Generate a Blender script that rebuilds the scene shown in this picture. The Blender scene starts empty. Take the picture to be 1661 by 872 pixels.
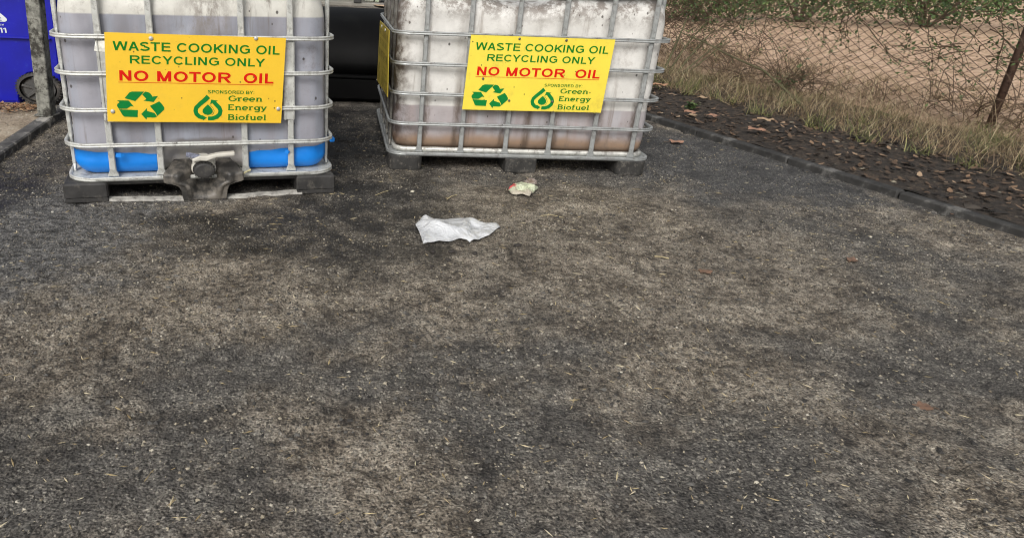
import bpy, math, random
import numpy as np
from mathutils import Matrix, Vector
random.seed(7); rng=np.random.default_rng(7)
sc=bpy.context.scene; COL=sc.collection
R=math.radians
# ---------------------------------------------------------------- camera
pitch,roll,H=.4246,.041,.8638
fw=np.array([0,math.cos(pitch),-math.sin(pitch)]); u0=np.array([0,math.sin(pitch),math.cos(pitch)]); x0=np.array([1.,0,0])
cx,cu=math.cos(roll)*x0+math.sin(roll)*u0, -math.sin(roll)*x0+math.cos(roll)*u0
cd=bpy.data.cameras.new('camera'); cam=bpy.data.objects.new('camera',cd); COL.objects.link(cam)
cd.sensor_width=36; cd.lens=36*1150.63/1661; cd.shift_x=.1388; cd.shift_y=.0070
cd.clip_start=.05; cd.clip_end=500
cam.matrix_world=Matrix([[cx[0],cu[0],-fw[0],0],[cx[1],cu[1],-fw[1],0],[cx[2],cu[2],-fw[2],H],[0,0,0,1]])
sc.camera=cam
# ---------------------------------------------------------------- world, sun, exposure
SUN_EL,SUN_ROT=R(40),R(196)
w=bpy.data.worlds.new('World'); sc.world=w; w.use_nodes=True; nt=w.node_tree
bg=nt.nodes['Background']; sky=nt.nodes.new('ShaderNodeTexSky'); sky.sky_type='NISHITA'; sky.sun_disc=False
sky.sun_elevation=SUN_EL; sky.sun_rotation=SUN_ROT; sky.air_density=1.0; sky.dust_density=6.0; sky.ozone_density=.6
hs=nt.nodes.new('ShaderNodeHueSaturation'); hs.inputs['Saturation'].default_value=.28   # the blue of the sky under cloud
nt.links.new(sky.outputs[0],hs.inputs['Color']); nt.links.new(hs.outputs[0],bg.inputs['Color']); bg.inputs['Strength'].default_value=.13
sd=bpy.data.lights.new('sun','SUN'); sd.energy=1.5; sd.angle=R(25); sd.color=(1,.97,.93)
so=bpy.data.objects.new('sun',sd); COL.objects.link(so)
# direction toward the sun: azimuth measured from +Y clockwise
az=SUN_ROT; sv=Vector((math.sin(az)*math.cos(SUN_EL),math.cos(az)*math.cos(SUN_EL),math.sin(SUN_EL)))
so.rotation_euler=sv.to_track_quat('Z','Y').to_euler()
sc.cycles.filter_width=1.05
vs=sc.view_settings; vs.view_transform='Standard'; vs.look='None'; vs.exposure=0.0; vs.gamma=1
# ---------------------------------------------------------------- helpers
def smooth(me):
    me.polygons.foreach_set('use_smooth',[True]*len(me.polygons))
def mesh(name,V,F,m=None,sm=False):
    me=bpy.data.meshes.new(name)
    V=V.tolist() if hasattr(V,'tolist') else V; F=F.tolist() if hasattr(F,'tolist') else F
    me.from_pydata(V,[],F); me.update()
    if m: me.materials.append(m)
    if sm: smooth(me)
    return me
def link(name,data,parent=None,loc=None,rz=0,**k):
    o=bpy.data.objects.new(name,data); COL.objects.link(o)
    if parent: o.parent=parent
    if loc is not None: o.location=loc
    if rz: o.rotation_euler[2]=rz
    for a,b in k.items(): o[a]=b
    return o
def thing(name,label,cat,loc=(0,0,0),rz=0,group=None,data=None):
    o=link(name,data,None,loc,rz,label=label,category=cat)
    if group:o['group']=group
    return o
class MB:
    def __init__(s): s.V=[];s.F=[]
    def add(s,V,F):
        n=len(s.V); s.V+= [tuple(v) for v in V]; s.F+=[tuple(i+n for i in f) for f in F]; return s
    def box(s,a,b,bev=0,M=None):
        x0,y0,z0=a;x1,y1,z1=b
        if bev<=0:
            V=[(x0,y0,z0),(x1,y0,z0),(x1,y1,z0),(x0,y1,z0),(x0,y0,z1),(x1,y0,z1),(x1,y1,z1),(x0,y1,z1)]
            F=[(0,3,2,1),(4,5,6,7),(0,1,5,4),(1,2,6,5),(2,3,7,6),(3,0,4,7)]
        else:
            V=[];c=bev
            lv=[(z0,c),(z0+c,0),(z1-c,0),(z1,c)]
            for z,i in lv:
                a_=i
                X0,X1,Y0,Y1=x0+a_,x1-a_,y0+a_,y1-a_
                V+=[(X0+c,Y0,z),(X1-c,Y0,z),(X1,Y0+c,z),(X1,Y1-c,z),(X1-c,Y1,z),(X0+c,Y1,z),(X0,Y1-c,z),(X0,Y0+c,z)]
            F=[tuple(range(7,-1,-1)),tuple(range(24,32))]
            for k in range(3):
                for j in range(8): F.append((k*8+j,k*8+(j+1)%8,k*8+8+(j+1)%8,k*8+8+j))
        if M is not None: V=[tuple(M@Vector(v)) for v in V]
        return s.add(V,F)
    def tube(s,P,r,n=6,cap=True):
        P=[Vector(p) for p in P]; rr=r if hasattr(r,'__len__') else [r]*len(P); V=[];F=[]
        for i,p in enumerate(P):
            t=(P[min(i+1,len(P)-1)]-P[max(i-1,0)]); t=t.normalized() if t.length>1e-9 else Vector((0,0,1))
            a=t.cross(Vector((0,0,1))); 
            if a.length<.05:a=t.cross(Vector((0,1,0)))
            a.normalize(); b=t.cross(a)
            for k in range(n):
                an=2*math.pi*k/n; V.append(p+rr[i]*(math.cos(an)*a+math.sin(an)*b))
        for i in range(len(P)-1):
            for k in range(n): F.append((i*n+k,i*n+(k+1)%n,(i+1)*n+(k+1)%n,(i+1)*n+k))
        if cap: F+= [tuple(range(n-1,-1,-1)),tuple(range((len(P)-1)*n,len(P)*n))]
        return s.add(V,F)
    def lathe(s,prof,n,org,ax,up):   # prof: (dist along ax, radius)
        ax=Vector(ax).normalized();a=Vector(up).normalized();b=ax.cross(a);org=Vector(org);V=[];F=[]
        for d,r in prof:
            for k in range(n):
                an=2*math.pi*k/n; V.append(org+ax*d+r*(math.cos(an)*a+math.sin(an)*b))
        m=len(prof)
        for i in range(m-1):
            for k in range(n): F.append((i*n+k,(i+1)*n+k,(i+1)*n+(k+1)%n,i*n+(k+1)%n))
        F+=[tuple(range(n)),tuple(range(m*n-1,(m-1)*n-1,-1))]
        return s.add(V,F)
    def make(s,name,m,sm=False): return mesh(name,s.V,s.F,m,sm)
def vnoise(x,y,seed):
    r=np.random.default_rng(seed); T=r.random((256,256)); xi=np.floor(x).astype(int);yi=np.floor(y).astype(int)
    fx=x-xi;fy=y-yi;fx=fx*fx*(3-2*fx);fy=fy*fy*(3-2*fy)
    g=lambda a,b:T[a%256,b%256]
    return (g(xi,yi)*(1-fx)+g(xi+1,yi)*fx)*(1-fy)+(g(xi,yi+1)*(1-fx)+g(xi+1,yi+1)*fx)*fy
def fbm(x,y,s,o,seed):
    a=0;k=1;t=0
    for i in range(o): a=a+k*(vnoise(x*s,y*s,seed+i)-.5);t+=k;k*=.55;s*=2.03
    return a/t
def sstep(a,b,x):
    t=np.clip((x-a)/(b-a),0,1); return t*t*(3-2*t)
# ---------------------------------------------------------------- materials
class Mt:
    def __init__(s,name,rough=.6,metal=0,spec=.5):
        s.m=bpy.data.materials.new(name); s.m.use_nodes=True; s.t=s.m.node_tree; s.b=s.t.nodes['Principled BSDF']
        s.b.inputs['Roughness'].default_value=rough; s.b.inputs['Metallic'].default_value=metal; s.b.inputs['Specular IOR Level'].default_value=spec
        s.tc=s.t.nodes.new('ShaderNodeTexCoord').outputs['Object']
    def n(s,t,**k):
        nd=s.t.nodes.new(t)
        for a,b in k.items(): setattr(nd,a,b)
        return nd
    def put(s,sock,v):
        if isinstance(v,bpy.types.NodeSocket): s.t.links.new(v,sock)
        elif isinstance(v,(tuple,list)): sock.default_value=tuple(v)+((1,) if len(v)==3 and sock.type=='RGBA' else ())
        else: sock.default_value=v
    def map(s,scale=(1,1,1),loc=(0,0,0),src=None):
        nd=s.n('ShaderNodeMapping'); s.put(nd.inputs[0],src or s.tc); nd.inputs['Scale'].default_value=scale; nd.inputs['Location'].default_value=loc; return nd.outputs[0]
    def noise(s,scale,det=3,vec=None,rough=.55,dist=0):
        nd=s.n('ShaderNodeTexNoise'); s.put(nd.inputs['Vector'],vec or s.tc)
        nd.inputs['Scale'].default_value=scale; nd.inputs['Detail'].default_value=det; nd.inputs['Roughness'].default_value=rough; nd.inputs['Distortion'].default_value=dist
        return nd.outputs['Fac']
    def vor(s,scale,vec=None,out='Distance',feature='F1'):
        nd=s.n('ShaderNodeTexVoronoi',feature=feature); s.put(nd.inputs['Vector'],vec or s.tc); nd.inputs['Scale'].default_value=scale; return nd.outputs[out]
    def rng(s,v,a,b,c=0,d=1,sm=True):
        nd=s.n('ShaderNodeMapRange'); nd.interpolation_type='SMOOTHSTEP' if sm else 'LINEAR'
        s.put(nd.inputs[0],v)
        for i,x in zip((1,2,3,4),(a,b,c,d)): s.put(nd.inputs[i],x)
        return nd.outputs[0]
    def math(s,op,a,b=0,c=0):
        nd=s.n('ShaderNodeMath',operation=op); s.put(nd.inputs[0],a); s.put(nd.inputs[1],b); s.put(nd.inputs[2],c); return nd.outputs[0]
    def mix(s,f,a,b,bt='MIX'):
        nd=s.n('ShaderNodeMix',data_type='RGBA',blend_type=bt); s.put(nd.inputs[0],f); s.put(nd.inputs[6],a); s.put(nd.inputs[7],b); return nd.outputs[2]
    def xyz(s,src=None):
        nd=s.n('ShaderNodeSeparateXYZ'); s.put(nd.inputs[0],src or s.tc); return nd.outputs
    def ramp(s,f,stops):
        nd=s.n('ShaderNodeValToRGB'); s.put(nd.inputs[0],f); e=nd.color_ramp.elements
        while len(e)<len(stops): e.new(.5)
        for i,(p,c) in enumerate(stops): e[i].position=p; e[i].color=tuple(c)+(1,)
        return nd.outputs[0]
    def island(s): return s.n('ShaderNodeNewGeometry').outputs['Random Per Island']
    def bump(s,h,st=.3,d=.01):
        nd=s.n('ShaderNodeBump'); nd.inputs['Strength'].default_value=st; nd.inputs['Distance'].default_value=d; s.put(nd.inputs['Height'],h); s.put(s.b.inputs['Normal'],nd.outputs[0]); return s
    def col(s,c): s.put(s.b.inputs['Base Color'],c); return s
    def rough(s,v): s.put(s.b.inputs['Roughness'],v); return s
def simple(name,c,rough=.6,var=.25,scale=30,metal=0,bump=.2,bd=.002,spec=.5,dirt=None,dscale=8,damt=(.5,.7)):
    M=Mt(name,rough,metal,spec); n=M.noise(scale,4)
    lo=tuple(x*(1-var) for x in c);hi=tuple(min(1,x*(1+var)) for x in c)
    k=M.ramp(n,[(.3,lo),(.7,hi)])
    if dirt: k=M.mix(M.rng(M.noise(dscale,6,rough=.7),damt[0],damt[1]),k,dirt)
    M.col(k); M.bump(n,bump,bd); return M.m

def blob(M,cx_,cy_,rx,ry,wob):
    X=M.xyz(); a=M.math('DIVIDE',M.math('SUBTRACT',X[0],cx_),rx); b=M.math('DIVIDE',M.math('SUBTRACT',X[1],cy_),ry)
    d=M.math('SQRT',M.math('ADD',M.math('MULTIPLY',a,a),M.math('MULTIPLY',b,b)))
    d=M.math('ADD',d,wob); return M.rng(d,1.15,.55)
def asphalt():
    M=Mt('worn_asphalt',.85,0,.35)
    rot=M.n('ShaderNodeMapping'); M.put(rot.inputs[0],M.tc); rot.inputs['Rotation'].default_value=(0,0,R(-38)); rot.inputs['Scale'].default_value=(1,2.6,1); rv=rot.outputs[0]
    n1=M.noise(1.6,5,rough=.6); n2=M.noise(7,7,rough=.68); n3=M.noise(45,5,rough=.72); vcell=M.vor(210,out='Color'); vc=M.xyz(vcell)[0]
    rg=M.noise(16,6,vec=rv,rough=.7,dist=.6)
    wob=M.math('MULTIPLY_ADD',M.noise(3.0,8,rough=.7),1.9,-.95)
    mx=lambda a,b,k:M.math('ADD',M.math('MULTIPLY',a,k),M.math('MULTIPLY',b,1-k))
    base=M.ramp(mx(n2,n3,.5),[(.36,(.030,.028,.026)),(.5,(.095,.088,.079)),(.64,(.20,.188,.165))])
    brown=M.ramp(mx(n2,n3,.45),[(.38,(.038,.031,.025)),(.46,(.125,.105,.081)),(.54,(.26,.225,.178)),(.64,(.43,.385,.31))])
    grey=M.ramp(mx(rg,n3,.55),[(.38,(.014,.014,.014)),(.46,(.085,.084,.082)),(.56,(.19,.186,.18)),(.66,(.33,.325,.31))])
    dgrey=M.ramp(mx(n2,n3,.4),[(.36,(.028,.028,.028)),(.5,(.072,.071,.070)),(.66,(.15,.147,.143))])
    c=M.mix(M.rng(n1,.42,.58),base,brown)
    c=M.mix(M.math('MULTIPLY',blob(M,.75,2.25,.95,.75,wob),.85),c,brown)
    c=M.mix(blob(M,-.40,1.85,.55,.35,wob),c,brown)
    c=M.mix(blob(M,-1.20,2.15,.62,.65,wob),c,grey)
    c=M.mix(blob(M,1.0,1.9,.7,.22,wob),c,brown)
    c=M.mix(blob(M,1.80,3.45,.85,.85,wob),c,dgrey)
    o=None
    for a in ((-.06,2.36,.42,.50),(-.38,2.22,.40,.22),(-.15,3.6,.5,1.3),(-.75,2.85,.6,.28),(-.50,2.30,.40,.10),(.10,2.75,.22,.22),(-1.45,2.6,.22,.6)):  # oil stains; below the left tank and in the gap also painted-in shade
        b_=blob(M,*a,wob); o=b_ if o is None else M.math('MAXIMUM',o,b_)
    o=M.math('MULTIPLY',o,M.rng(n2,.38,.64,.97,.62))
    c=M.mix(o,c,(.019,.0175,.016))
    # aggregate: pale and dark grains, dark crevices between them
    spk=M.rng(vc,.84,.95); pale=M.mix(vc,(.26,.235,.185),(.40,.37,.31))
    c=M.mix(M.math('MULTIPLY',spk,M.rng(n2,.36,.6,.08,.65)),c,pale)
    dk=M.rng(M.xyz(vcell)[1],.78,.9); c=M.mix(M.math('MULTIPLY',dk,.7),c,(.016,.015,.014))
    cv=M.rng(M.noise(42,4,vec=rv,rough=.65,dist=1.0),.42,.33); lm=M.rng(M.xyz()[0],-.35,-.95,.18,1.0); cv=M.math('MULTIPLY',cv,lm); c=M.mix(M.math('MULTIPLY',cv,.75),c,(.014,.013,.012))
    sv=M.n('ShaderNodeTexVoronoi'); M.put(sv.inputs['Vector'],M.tc); sv.inputs['Scale'].default_value=85; sv.inputs['Randomness'].default_value=1
    sc1=M.xyz(sv.outputs['Color']); stone=M.math('MULTIPLY',M.rng(sv.outputs['Distance'],.42,.30),M.rng(sc1[0],.60,.66)); stone=M.math('MULTIPLY',stone,M.math('SUBTRACT',1.0,M.math('MULTIPLY',o,.6)))
    c=M.mix(M.math('MULTIPLY',stone,.62),c,M.ramp(sc1[1],[(.0,(.030,.029,.028)),(.45,(.10,.095,.088)),(.8,(.21,.195,.17)),(1,(.38,.36,.31))]))
    f=M.noise(230,2); c=M.mix(1.0,c,M.ramp(f,[(.3,(.42,.42,.42)),(.7,(1.5,1.5,1.5))]),'MULTIPLY')
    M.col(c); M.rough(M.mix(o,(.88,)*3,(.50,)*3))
    h=M.math('ADD',M.math('MULTIPLY',n3,.9),M.math('MULTIPLY',M.vor(150),-.4)); h=M.math('ADD',h,M.math('MULTIPLY',f,.3)); h=M.math('ADD',h,M.math('MULTIPLY',M.math('MULTIPLY',rg,lm),1.2)); h=M.math('ADD',h,M.math('MULTIPLY',stone,.25)); h=M.math('SUBTRACT',h,M.math('MULTIPLY',cv,.35))
    M.bump(h,1.0,.010); return M.m
def bottle_mat(name,level,air,liq,bottom,stain,stain_amt,zb,streak_seed):
    M=Mt(name,.38,0,.45); X=M.xyz()
    n=M.noise(6,4,vec=M.map((1,1,.25))); fine=M.noise(45,5,rough=.7)
    vs_=M.noise(14,5,vec=M.map((1,1,.07),loc=(streak_seed,0,0)),rough=.7)
    lv=M.rng(X[2],level-.004,level+.003)
    lq=M.mix(M.rng(n,.36,.64),tuple(x*.80 for x in liq),tuple(min(1,x*1.12) for x in liq))
    v2=M.noise(9,5,vec=M.map((1,1,.05),loc=(7,streak_seed,2)),rough=.65); lq=M.mix(M.math('MULTIPLY',M.rng(v2,.40,.62),.7),lq,(liq[0]*1.12,liq[1]*1.22,liq[2]*1.28))
    v3=M.noise(6,4,vec=M.map((1,1,.12),loc=(1,streak_seed,5)),rough=.6); lq=M.mix(M.math('MULTIPLY',M.rng(v3,.52,.68),.6),lq,(liq[0]*1.0,liq[1]*.88,liq[2]*.84))
    zn=M.math('MULTIPLY_ADD',M.noise(7,3),.05,X[2])
    lq=M.mix(M.rng(zn,zb+.045,zb),lq,bottom)
    ar=M.mix(M.rng(fine,.35,.7),tuple(x*.93 for x in air),air)
    c=M.mix(lv,lq,ar)
    s1=M.math('MULTIPLY',M.rng(vs_,.56,.74),stain_amt); c=M.mix(s1,c,stain)
    bl=M.math('MULTIPLY',M.rng(M.noise(5,7,rough=.75),.56,.75),stain_amt*.9); c=M.mix(bl,c,stain)
    v=M.n('ShaderNodeTexVoronoi'); M.put(v.inputs['Vector'],M.map((1,1,.6))); v.inputs['Scale'].default_value=38
    dot=M.math('MULTIPLY',M.rng(v.outputs['Distance'],.13,.07),M.rng(M.xyz(v.outputs['Color'])[0],.72,.78))
    c=M.mix(M.math('MULTIPLY',dot,.8),c,(.05,.04,.035))
    v=M.n('ShaderNodeTexVoronoi'); M.put(v.inputs['Vector'],M.map((1,1,.8),loc=(.3,.1,.6))); v.inputs['Scale'].default_value=22
    dot=M.math('MULTIPLY',M.rng(v.outputs['Distance'],.13,.08),M.rng(M.xyz(v.outputs['Color'])[0],.66,.72)); c=M.mix(M.math('MULTIPLY',dot,.85),c,(.045,.037,.033))
    mott=M.rng(M.noise(24,7,rough=.8),.52,.68); c=M.mix(M.math('MULTIPLY',mott,.28),c,(.20,.18,.16))
    M.col(c); M.bump(M.math('ADD',n,M.math('MULTIPLY',fine,.3)),.35,.010)
    M.b.inputs['Subsurface Weight'].default_value=0
    return M,c
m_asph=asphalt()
mA,_=bottle_mat('bottle_plastic_left',.648,(.60,.59,.54),(.285,.285,.32),(.25,.22,.20),(.15,.125,.105),.95,.12,3.3)
mB,cB=bottle_mat('bottle_plastic_right',.276,(.66,.65,.62),(.36,.33,.335),(.29,.20,.14),(.19,.145,.115),.8,.15,9.1)
XA=mA.xyz(); cA=_; wA=mA.math('MULTIPLY_ADD',mA.noise(10,6,rough=.7),.10,-.05)
rec=mA.math('MULTIPLY',mA.rng(mA.math('ABSOLUTE',mA.math('ADD',mA.math('ADD',XA[0],.008),wA)),.17,.14),mA.rng(mA.math('ADD',XA[2],mA.math('MULTIPLY',wA,.5)),.215,.185))
cA=mA.mix(mA.math('MULTIPLY',rec,mA.rng(mA.noise(13,6,rough=.7),.35,.62,.35,.9)),cA,(.46,.44,.41))
edge_=mA.rng(mA.math('ABSOLUTE',mA.math('SUBTRACT',mA.math('ADD',XA[2],mA.math('MULTIPLY',wA,.3)),.206)),.016,.003); edge_=mA.math('MULTIPLY',edge_,mA.rng(mA.math('ABSOLUTE',XA[0]),.15,.08))
cA=mA.mix(mA.math('MULTIPLY',edge_,.7),cA,(.10,.085,.07))
ctr=mA.math('MULTIPLY',mA.rng(mA.math('ABSOLUTE',mA.math('SUBTRACT',mA.math('ADD',XA[0],wA),.03)),.13,.02),mA.rng(XA[2],.50,.66)); cA=mA.mix(mA.math('MULTIPLY',mA.math('MULTIPLY',ctr,mA.rng(mA.noise(12,6,vec=mA.map((1,1,.4)),rough=.75),.42,.58)),.85),cA,(.21,.185,.16))
mA.col(cA)
# greasy brown run-off on the left shoulder, the left side and the top of the right bottle
X=mB.xyz(); wob=mB.math('MULTIPLY_ADD',mB.noise(9,6,rough=.7),.5,-.25)
lf=mB.rng(mB.math('ADD',X[0],mB.math('MULTIPLY',wob,.35)),-.49,-.575)
tp=mB.rng(mB.math('ADD',X[2],mB.math('MULTIPLY',wob,.06)),.712,.722)
ins=mB.math('MULTIPLY',tp,mB.rng(X[1],.055,.075))
c2=mB.mix(mB.math('MULTIPLY',lf,mB.rng(mB.noise(14,5,rough=.7),.38,.56,.25,.92)),cB,(.07,.045,.032))
gsum=None
for gx_ in (-.43,-.30,-.095,.015,.14,.345,.50):
    q=mB.math('SUBTRACT',mB.math('ADD',X[0],mB.math('MULTIPLY',wob,.03)),gx_); g_=mB.rng(mB.math('ABSOLUTE',q),.028,.004); gsum=g_ if gsum is None else mB.math('MAXIMUM',gsum,g_)
gn=mB.noise(10,6,vec=mB.map((1,1,.35),loc=(3,1,0)),rough=.7); low=mB.rng(X[2],.46,.24,.22,.85)
c2=mB.mix(mB.math('MULTIPLY',mB.math('MULTIPLY',gsum,mB.rng(gn,.38,.6)),low),c2,(.10,.07,.05))
foot_=mB.rng(mB.math('ADD',X[2],mB.math('MULTIPLY',wob,.06)),.125,.088); c2=mB.mix(mB.math('MULTIPLY',foot_,.75),c2,(.06,.042,.03))
upr=mB.rng(mB.math('ADD',X[2],mB.math('MULTIPLY',wob,.10)),.60,.70); c2=mB.mix(mB.math('MULTIPLY',mB.math('MULTIPLY',upr,mB.rng(mB.noise(17,6,rough=.75),.44,.58)),.75),c2,(.12,.09,.068))
c2=mB.mix(mB.math('MULTIPLY',ins,.9),c2,(.035,.03,.027)); mB.col(c2)
def galv(name,c,metal=.35,dirt=(.12,.10,.085),amt=(.55,.72)):
    M=Mt(name,.42,metal); n=M.noise(40,4); k=M.ramp(n,[(.3,tuple(x*.82 for x in c)),(.7,tuple(min(1,x*1.12) for x in c))])
    k=M.mix(M.math('MULTIPLY',M.rng(M.noise(22,7,rough=.75),amt[0],amt[1]),.7),k,dirt)
    v=M.n('ShaderNodeTexVoronoi'); M.put(v.inputs['Vector'],M.tc); v.inputs['Scale'].default_value=60
    d=M.math('MULTIPLY',M.rng(v.outputs['Distance'],.16,.1),M.rng(M.xyz(v.outputs['Color'])[0],.8,.84)); k=M.mix(d,k,(.05,.045,.04))
    M.col(k); M.rough(M.rng(n,.3,.7,.33,.6)); M.bump(n,.15,.002); return M.m
g_A=galv('galvanised_steel_bright',(.56,.57,.54),.3,amt=(.50,.68))
g_B=galv('galvanised_steel_dull',(.36,.375,.37),.35,amt=(.5,.7))
g_dirty=galv('greasy_galvanised_steel',(.17,.165,.15),.2,(.05,.04,.03),(.42,.62))
m_blackp=simple('black_pallet_plastic',(.030,.029,.028),.6,.35,18,dirt=(.095,.088,.076),dscale=30,damt=(.5,.72),bump=.5,bd=.004)
m_shroud=simple('dusty_black_shroud',(.040,.038,.035),.5,.5,16,dirt=(.15,.135,.115),dscale=14,damt=(.42,.62),bump=.6,bd=.006)
m_blue=simple('blue_plastic_film',(.008,.22,.74),.45,.1,8,dirt=(.02,.10,.36),dscale=30,damt=(.62,.8),bump=.5,bd=.004)
m_bin=simple('blue_bin_plastic',(.002,.004,.32),.42,.2,5,dirt=(.02,.04,.36),dscale=40,damt=(.58,.75),bump=.25,bd=.004)
m_tyre=simple('black_rubber',(.03,.029,.028),.75,.3,25,dirt=(.10,.085,.07),dscale=14,bump=.4)
m_white=simple('white_valve_plastic',(.56,.54,.48),.5,.1,25,dirt=(.25,.2,.14),dscale=18,damt=(.55,.75))
m_kerb=simple('weathered_kerb',(.085,.083,.077),.85,.6,14,dirt=(.36,.345,.31),dscale=9,damt=(.50,.60),bump=.8,bd=.006)
m_kerbd=simple('dark_kerb',(.040,.039,.037),.8,.5,14,dirt=(.15,.146,.137),dscale=7,damt=(.52,.66),bump=.8,bd=.006)
m_post=simple('stained_galvanised_post',(.20,.20,.175),.8,.5,40,.05,dirt=(.030,.027,.022),dscale=15,damt=(.46,.60),bump=.5,bd=.003)
def yellow(name,c,dirty):
    M=Mt(name,.4); n=M.noise(18,5,rough=.7); k=M.ramp(n,[(.3,tuple(x*.9 for x in c)),(.7,c)])
    k=M.mix(M.math('MULTIPLY',M.rng(M.noise(9,7,rough=.75),.5,.75),dirty),k,(.25,.17,.05))
    v=M.n('ShaderNodeTexVoronoi'); M.put(v.inputs['Vector'],M.map((1,1,1))); v.inputs['Scale'].default_value=42
    d=M.math('MULTIPLY',M.rng(v.outputs['Distance'],.16,.08),M.rng(M.xyz(v.outputs['Color'])[0],.62,.66)); k=M.mix(M.math('MULTIPLY',d,.85),k,(.05,.03,.02))
    M.col(k); M.bump(M.noise(3,2),.15,.01); return M.m
y_A=yellow('sign_yellow_warm',(.88,.56,.035),.22); y_B=yellow('sign_yellow_pale',(.86,.69,.07),.40); y_S=yellow('sign_yellow_grimy',(.50,.38,.05),.75)
p_green=simple('green_print',(.004,.17,.014),.6,.08,60,bump=0,spec=.15); p_teal=simple('emblem_green_print',(.003,.19,.035),.6,.08,60,bump=0,spec=.15)
p_red=simple('red_print',(.62,.008,.003),.6,.08,60,bump=0,spec=.15); p_fade=simple('faded_brown_print',(.22,.17,.03),.6,.5,25,bump=0,dirt=(.36,.28,.05),dscale=12,damt=(.4,.55)); p_white=simple('white_print',(.62,.66,.68),.5,.08,20,bump=0); p_blue=simple('blue_print',(.03,.05,.25),.5,.06,20,bump=0)
# ---------------------------------------------------------------- ground
def grow(a,b,step,out,g=1.16):
    L=list(np.arange(a,b,step)); s=step*1.3; v=L[-1]
    while v<out[1]: v+=s; s*=g; L.append(v)
    s=step*1.3; v=a; pre=[]
    while v>out[0]: v-=s; s*=g; pre.append(v)
    return np.array(pre[::-1]+L)
xs=grow(-1.7,2.3,.0105,(-70,90)); ys=grow(1.0,4.4,.0105,(-8,120))
GX,GY=np.meshgrid(xs,ys)
def gh(x,y):
    near=1/(1+np.maximum(0,y-6)*.3)
    n=.016*fbm(x,y,4,3,11)+.009*fbm(x,y,24,3,31)
    a=x*.79-y*.61; b=x*.61+y*.79; rough=sstep(-.25,-1.0,x)*.8+.2
    n=n+rough*.010*fbm(a,b*2.4,17,3,61)
    pit=fbm(x,y,14,3,51); n=n-.009*sstep(.14,.24,pit)
    return (n*near)
base_off=gh(GX,GY)
GZ=base_off-.004
V=np.stack([GX.ravel(),GY.ravel(),GZ.ravel()],1); nx_,ny_=len(xs),len(ys)
i=np.arange((ny_-1)*nx_).reshape(ny_-1,nx_)[:,:-1].ravel(); F=np.stack([i,i+1,i+nx_+1,i+nx_],1)
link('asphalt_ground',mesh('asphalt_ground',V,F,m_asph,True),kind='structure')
def gz(x,y): return float(gh(np.array([x]),np.array([y]))[0])-.004

# loose grit, chips and straw on the asphalt (nobody could count them)
def chips(name,N,region,size,zf,m,flat=.45,seed=1,elong=1.0,mask=None):
    r=np.random.default_rng(seed); x=r.uniform(region[0],region[1],N); y=region[2]+(region[3]-region[2])*r.random(N)**1.0
    if mask is not None:
        k=mask(x,y,r); x,y=x[k],y[k]
    N=len(x); s=size[0]+(size[1]-size[0])*r.random(N)**2.5
    th=r.uniform(0,6.28,N); c,sn=np.cos(th),np.sin(th)
    O=np.array([(1,0,0),(0,1,0),(-1,0,0),(0,-1,0),(0,0,1),(0,0,-.6)],float)*np.array([elong,1,flat])
    P=O[None]*s[:,None,None]*(1+.5*(r.random((N,6,1))-.5)); P=P+ (r.random((N,6,3))-.5)*s[:,None,None]*.5*np.array([1,1,.5])
    z=zf(x,y)+s*flat*.3
    Q=np.stack([P[...,0]*c[:,None]-P[...,1]*sn[:,None]+x[:,None],P[...,0]*sn[:,None]+P[...,1]*c[:,None]+y[:,None],P[...,2]+z[:,None]],-1).reshape(-1,3)
    T=np.array([(0,1,4),(1,2,4),(2,3,4),(3,0,4),(1,0,5),(2,1,5),(3,2,5),(0,3,5)])
    Fq=(T[None]+6*np.arange(N)[:,None,None]).reshape(-1,3)
    return link(name,mesh(name,Q,Fq,m),kind='stuff')
zf=lambda x,y: gh(x,y)-.004
def isl(name,stops,rough=.8):
    M=Mt(name,rough); M.col(M.ramp(M.island(),stops)); return M.m
m_grit=isl('pale_grit',[(0,(.16,.13,.09)),(.5,(.26,.23,.17)),(.85,(.36,.32,.24)),(1,(.58,.55,.47))])
m_gritd=isl('dark_grit',[(0,(.018,.017,.016)),(.6,(.05,.047,.043)),(1,(.12,.115,.105))])
m_straw=isl('straw_bits',[(0,(.24,.18,.09)),(.6,(.42,.34,.19)),(1,(.62,.56,.4))])
def oilmask(x,y): return np.exp(-((x+.10)/.38)**2-((y-2.4)/.45)**2)+np.exp(-((x+.15)/.45)**2-((y-3.6)/1.0)**2)+.8*sstep(1.1,1.5,x)*sstep(2.5,3.0,y)
dens=lambda sc_,th,sd: (lambda x,y,r: fbm(x,y,sc_,4,sd)+.10*(r.random(len(x))-.5)-.16*oilmask(x,y)>th)
o=chips('pale_grit_scatter',30000,(-1.9,2.6,.7,4.4),(.0014,.0050),zf,m_grit,.6,3,1.0,dens(4.5,-.02,71)); o['label']='pale sand and grit loose on the asphalt'
o=chips('dark_gravel_scatter',15000,(-1.9,2.6,.7,4.4),(.002,.0075),zf,m_gritd,.6,4,1.2,dens(3.5,.0,81)); o['label']='dark crumbs of asphalt loose on the ground'
o=chips('straw_scatter',2300,(-1.7,2.6,.7,4.2),(.0011,.0022),zf,m_straw,.7,5,7.0); o['label']='short straw and dry grass bits on the asphalt'
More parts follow.
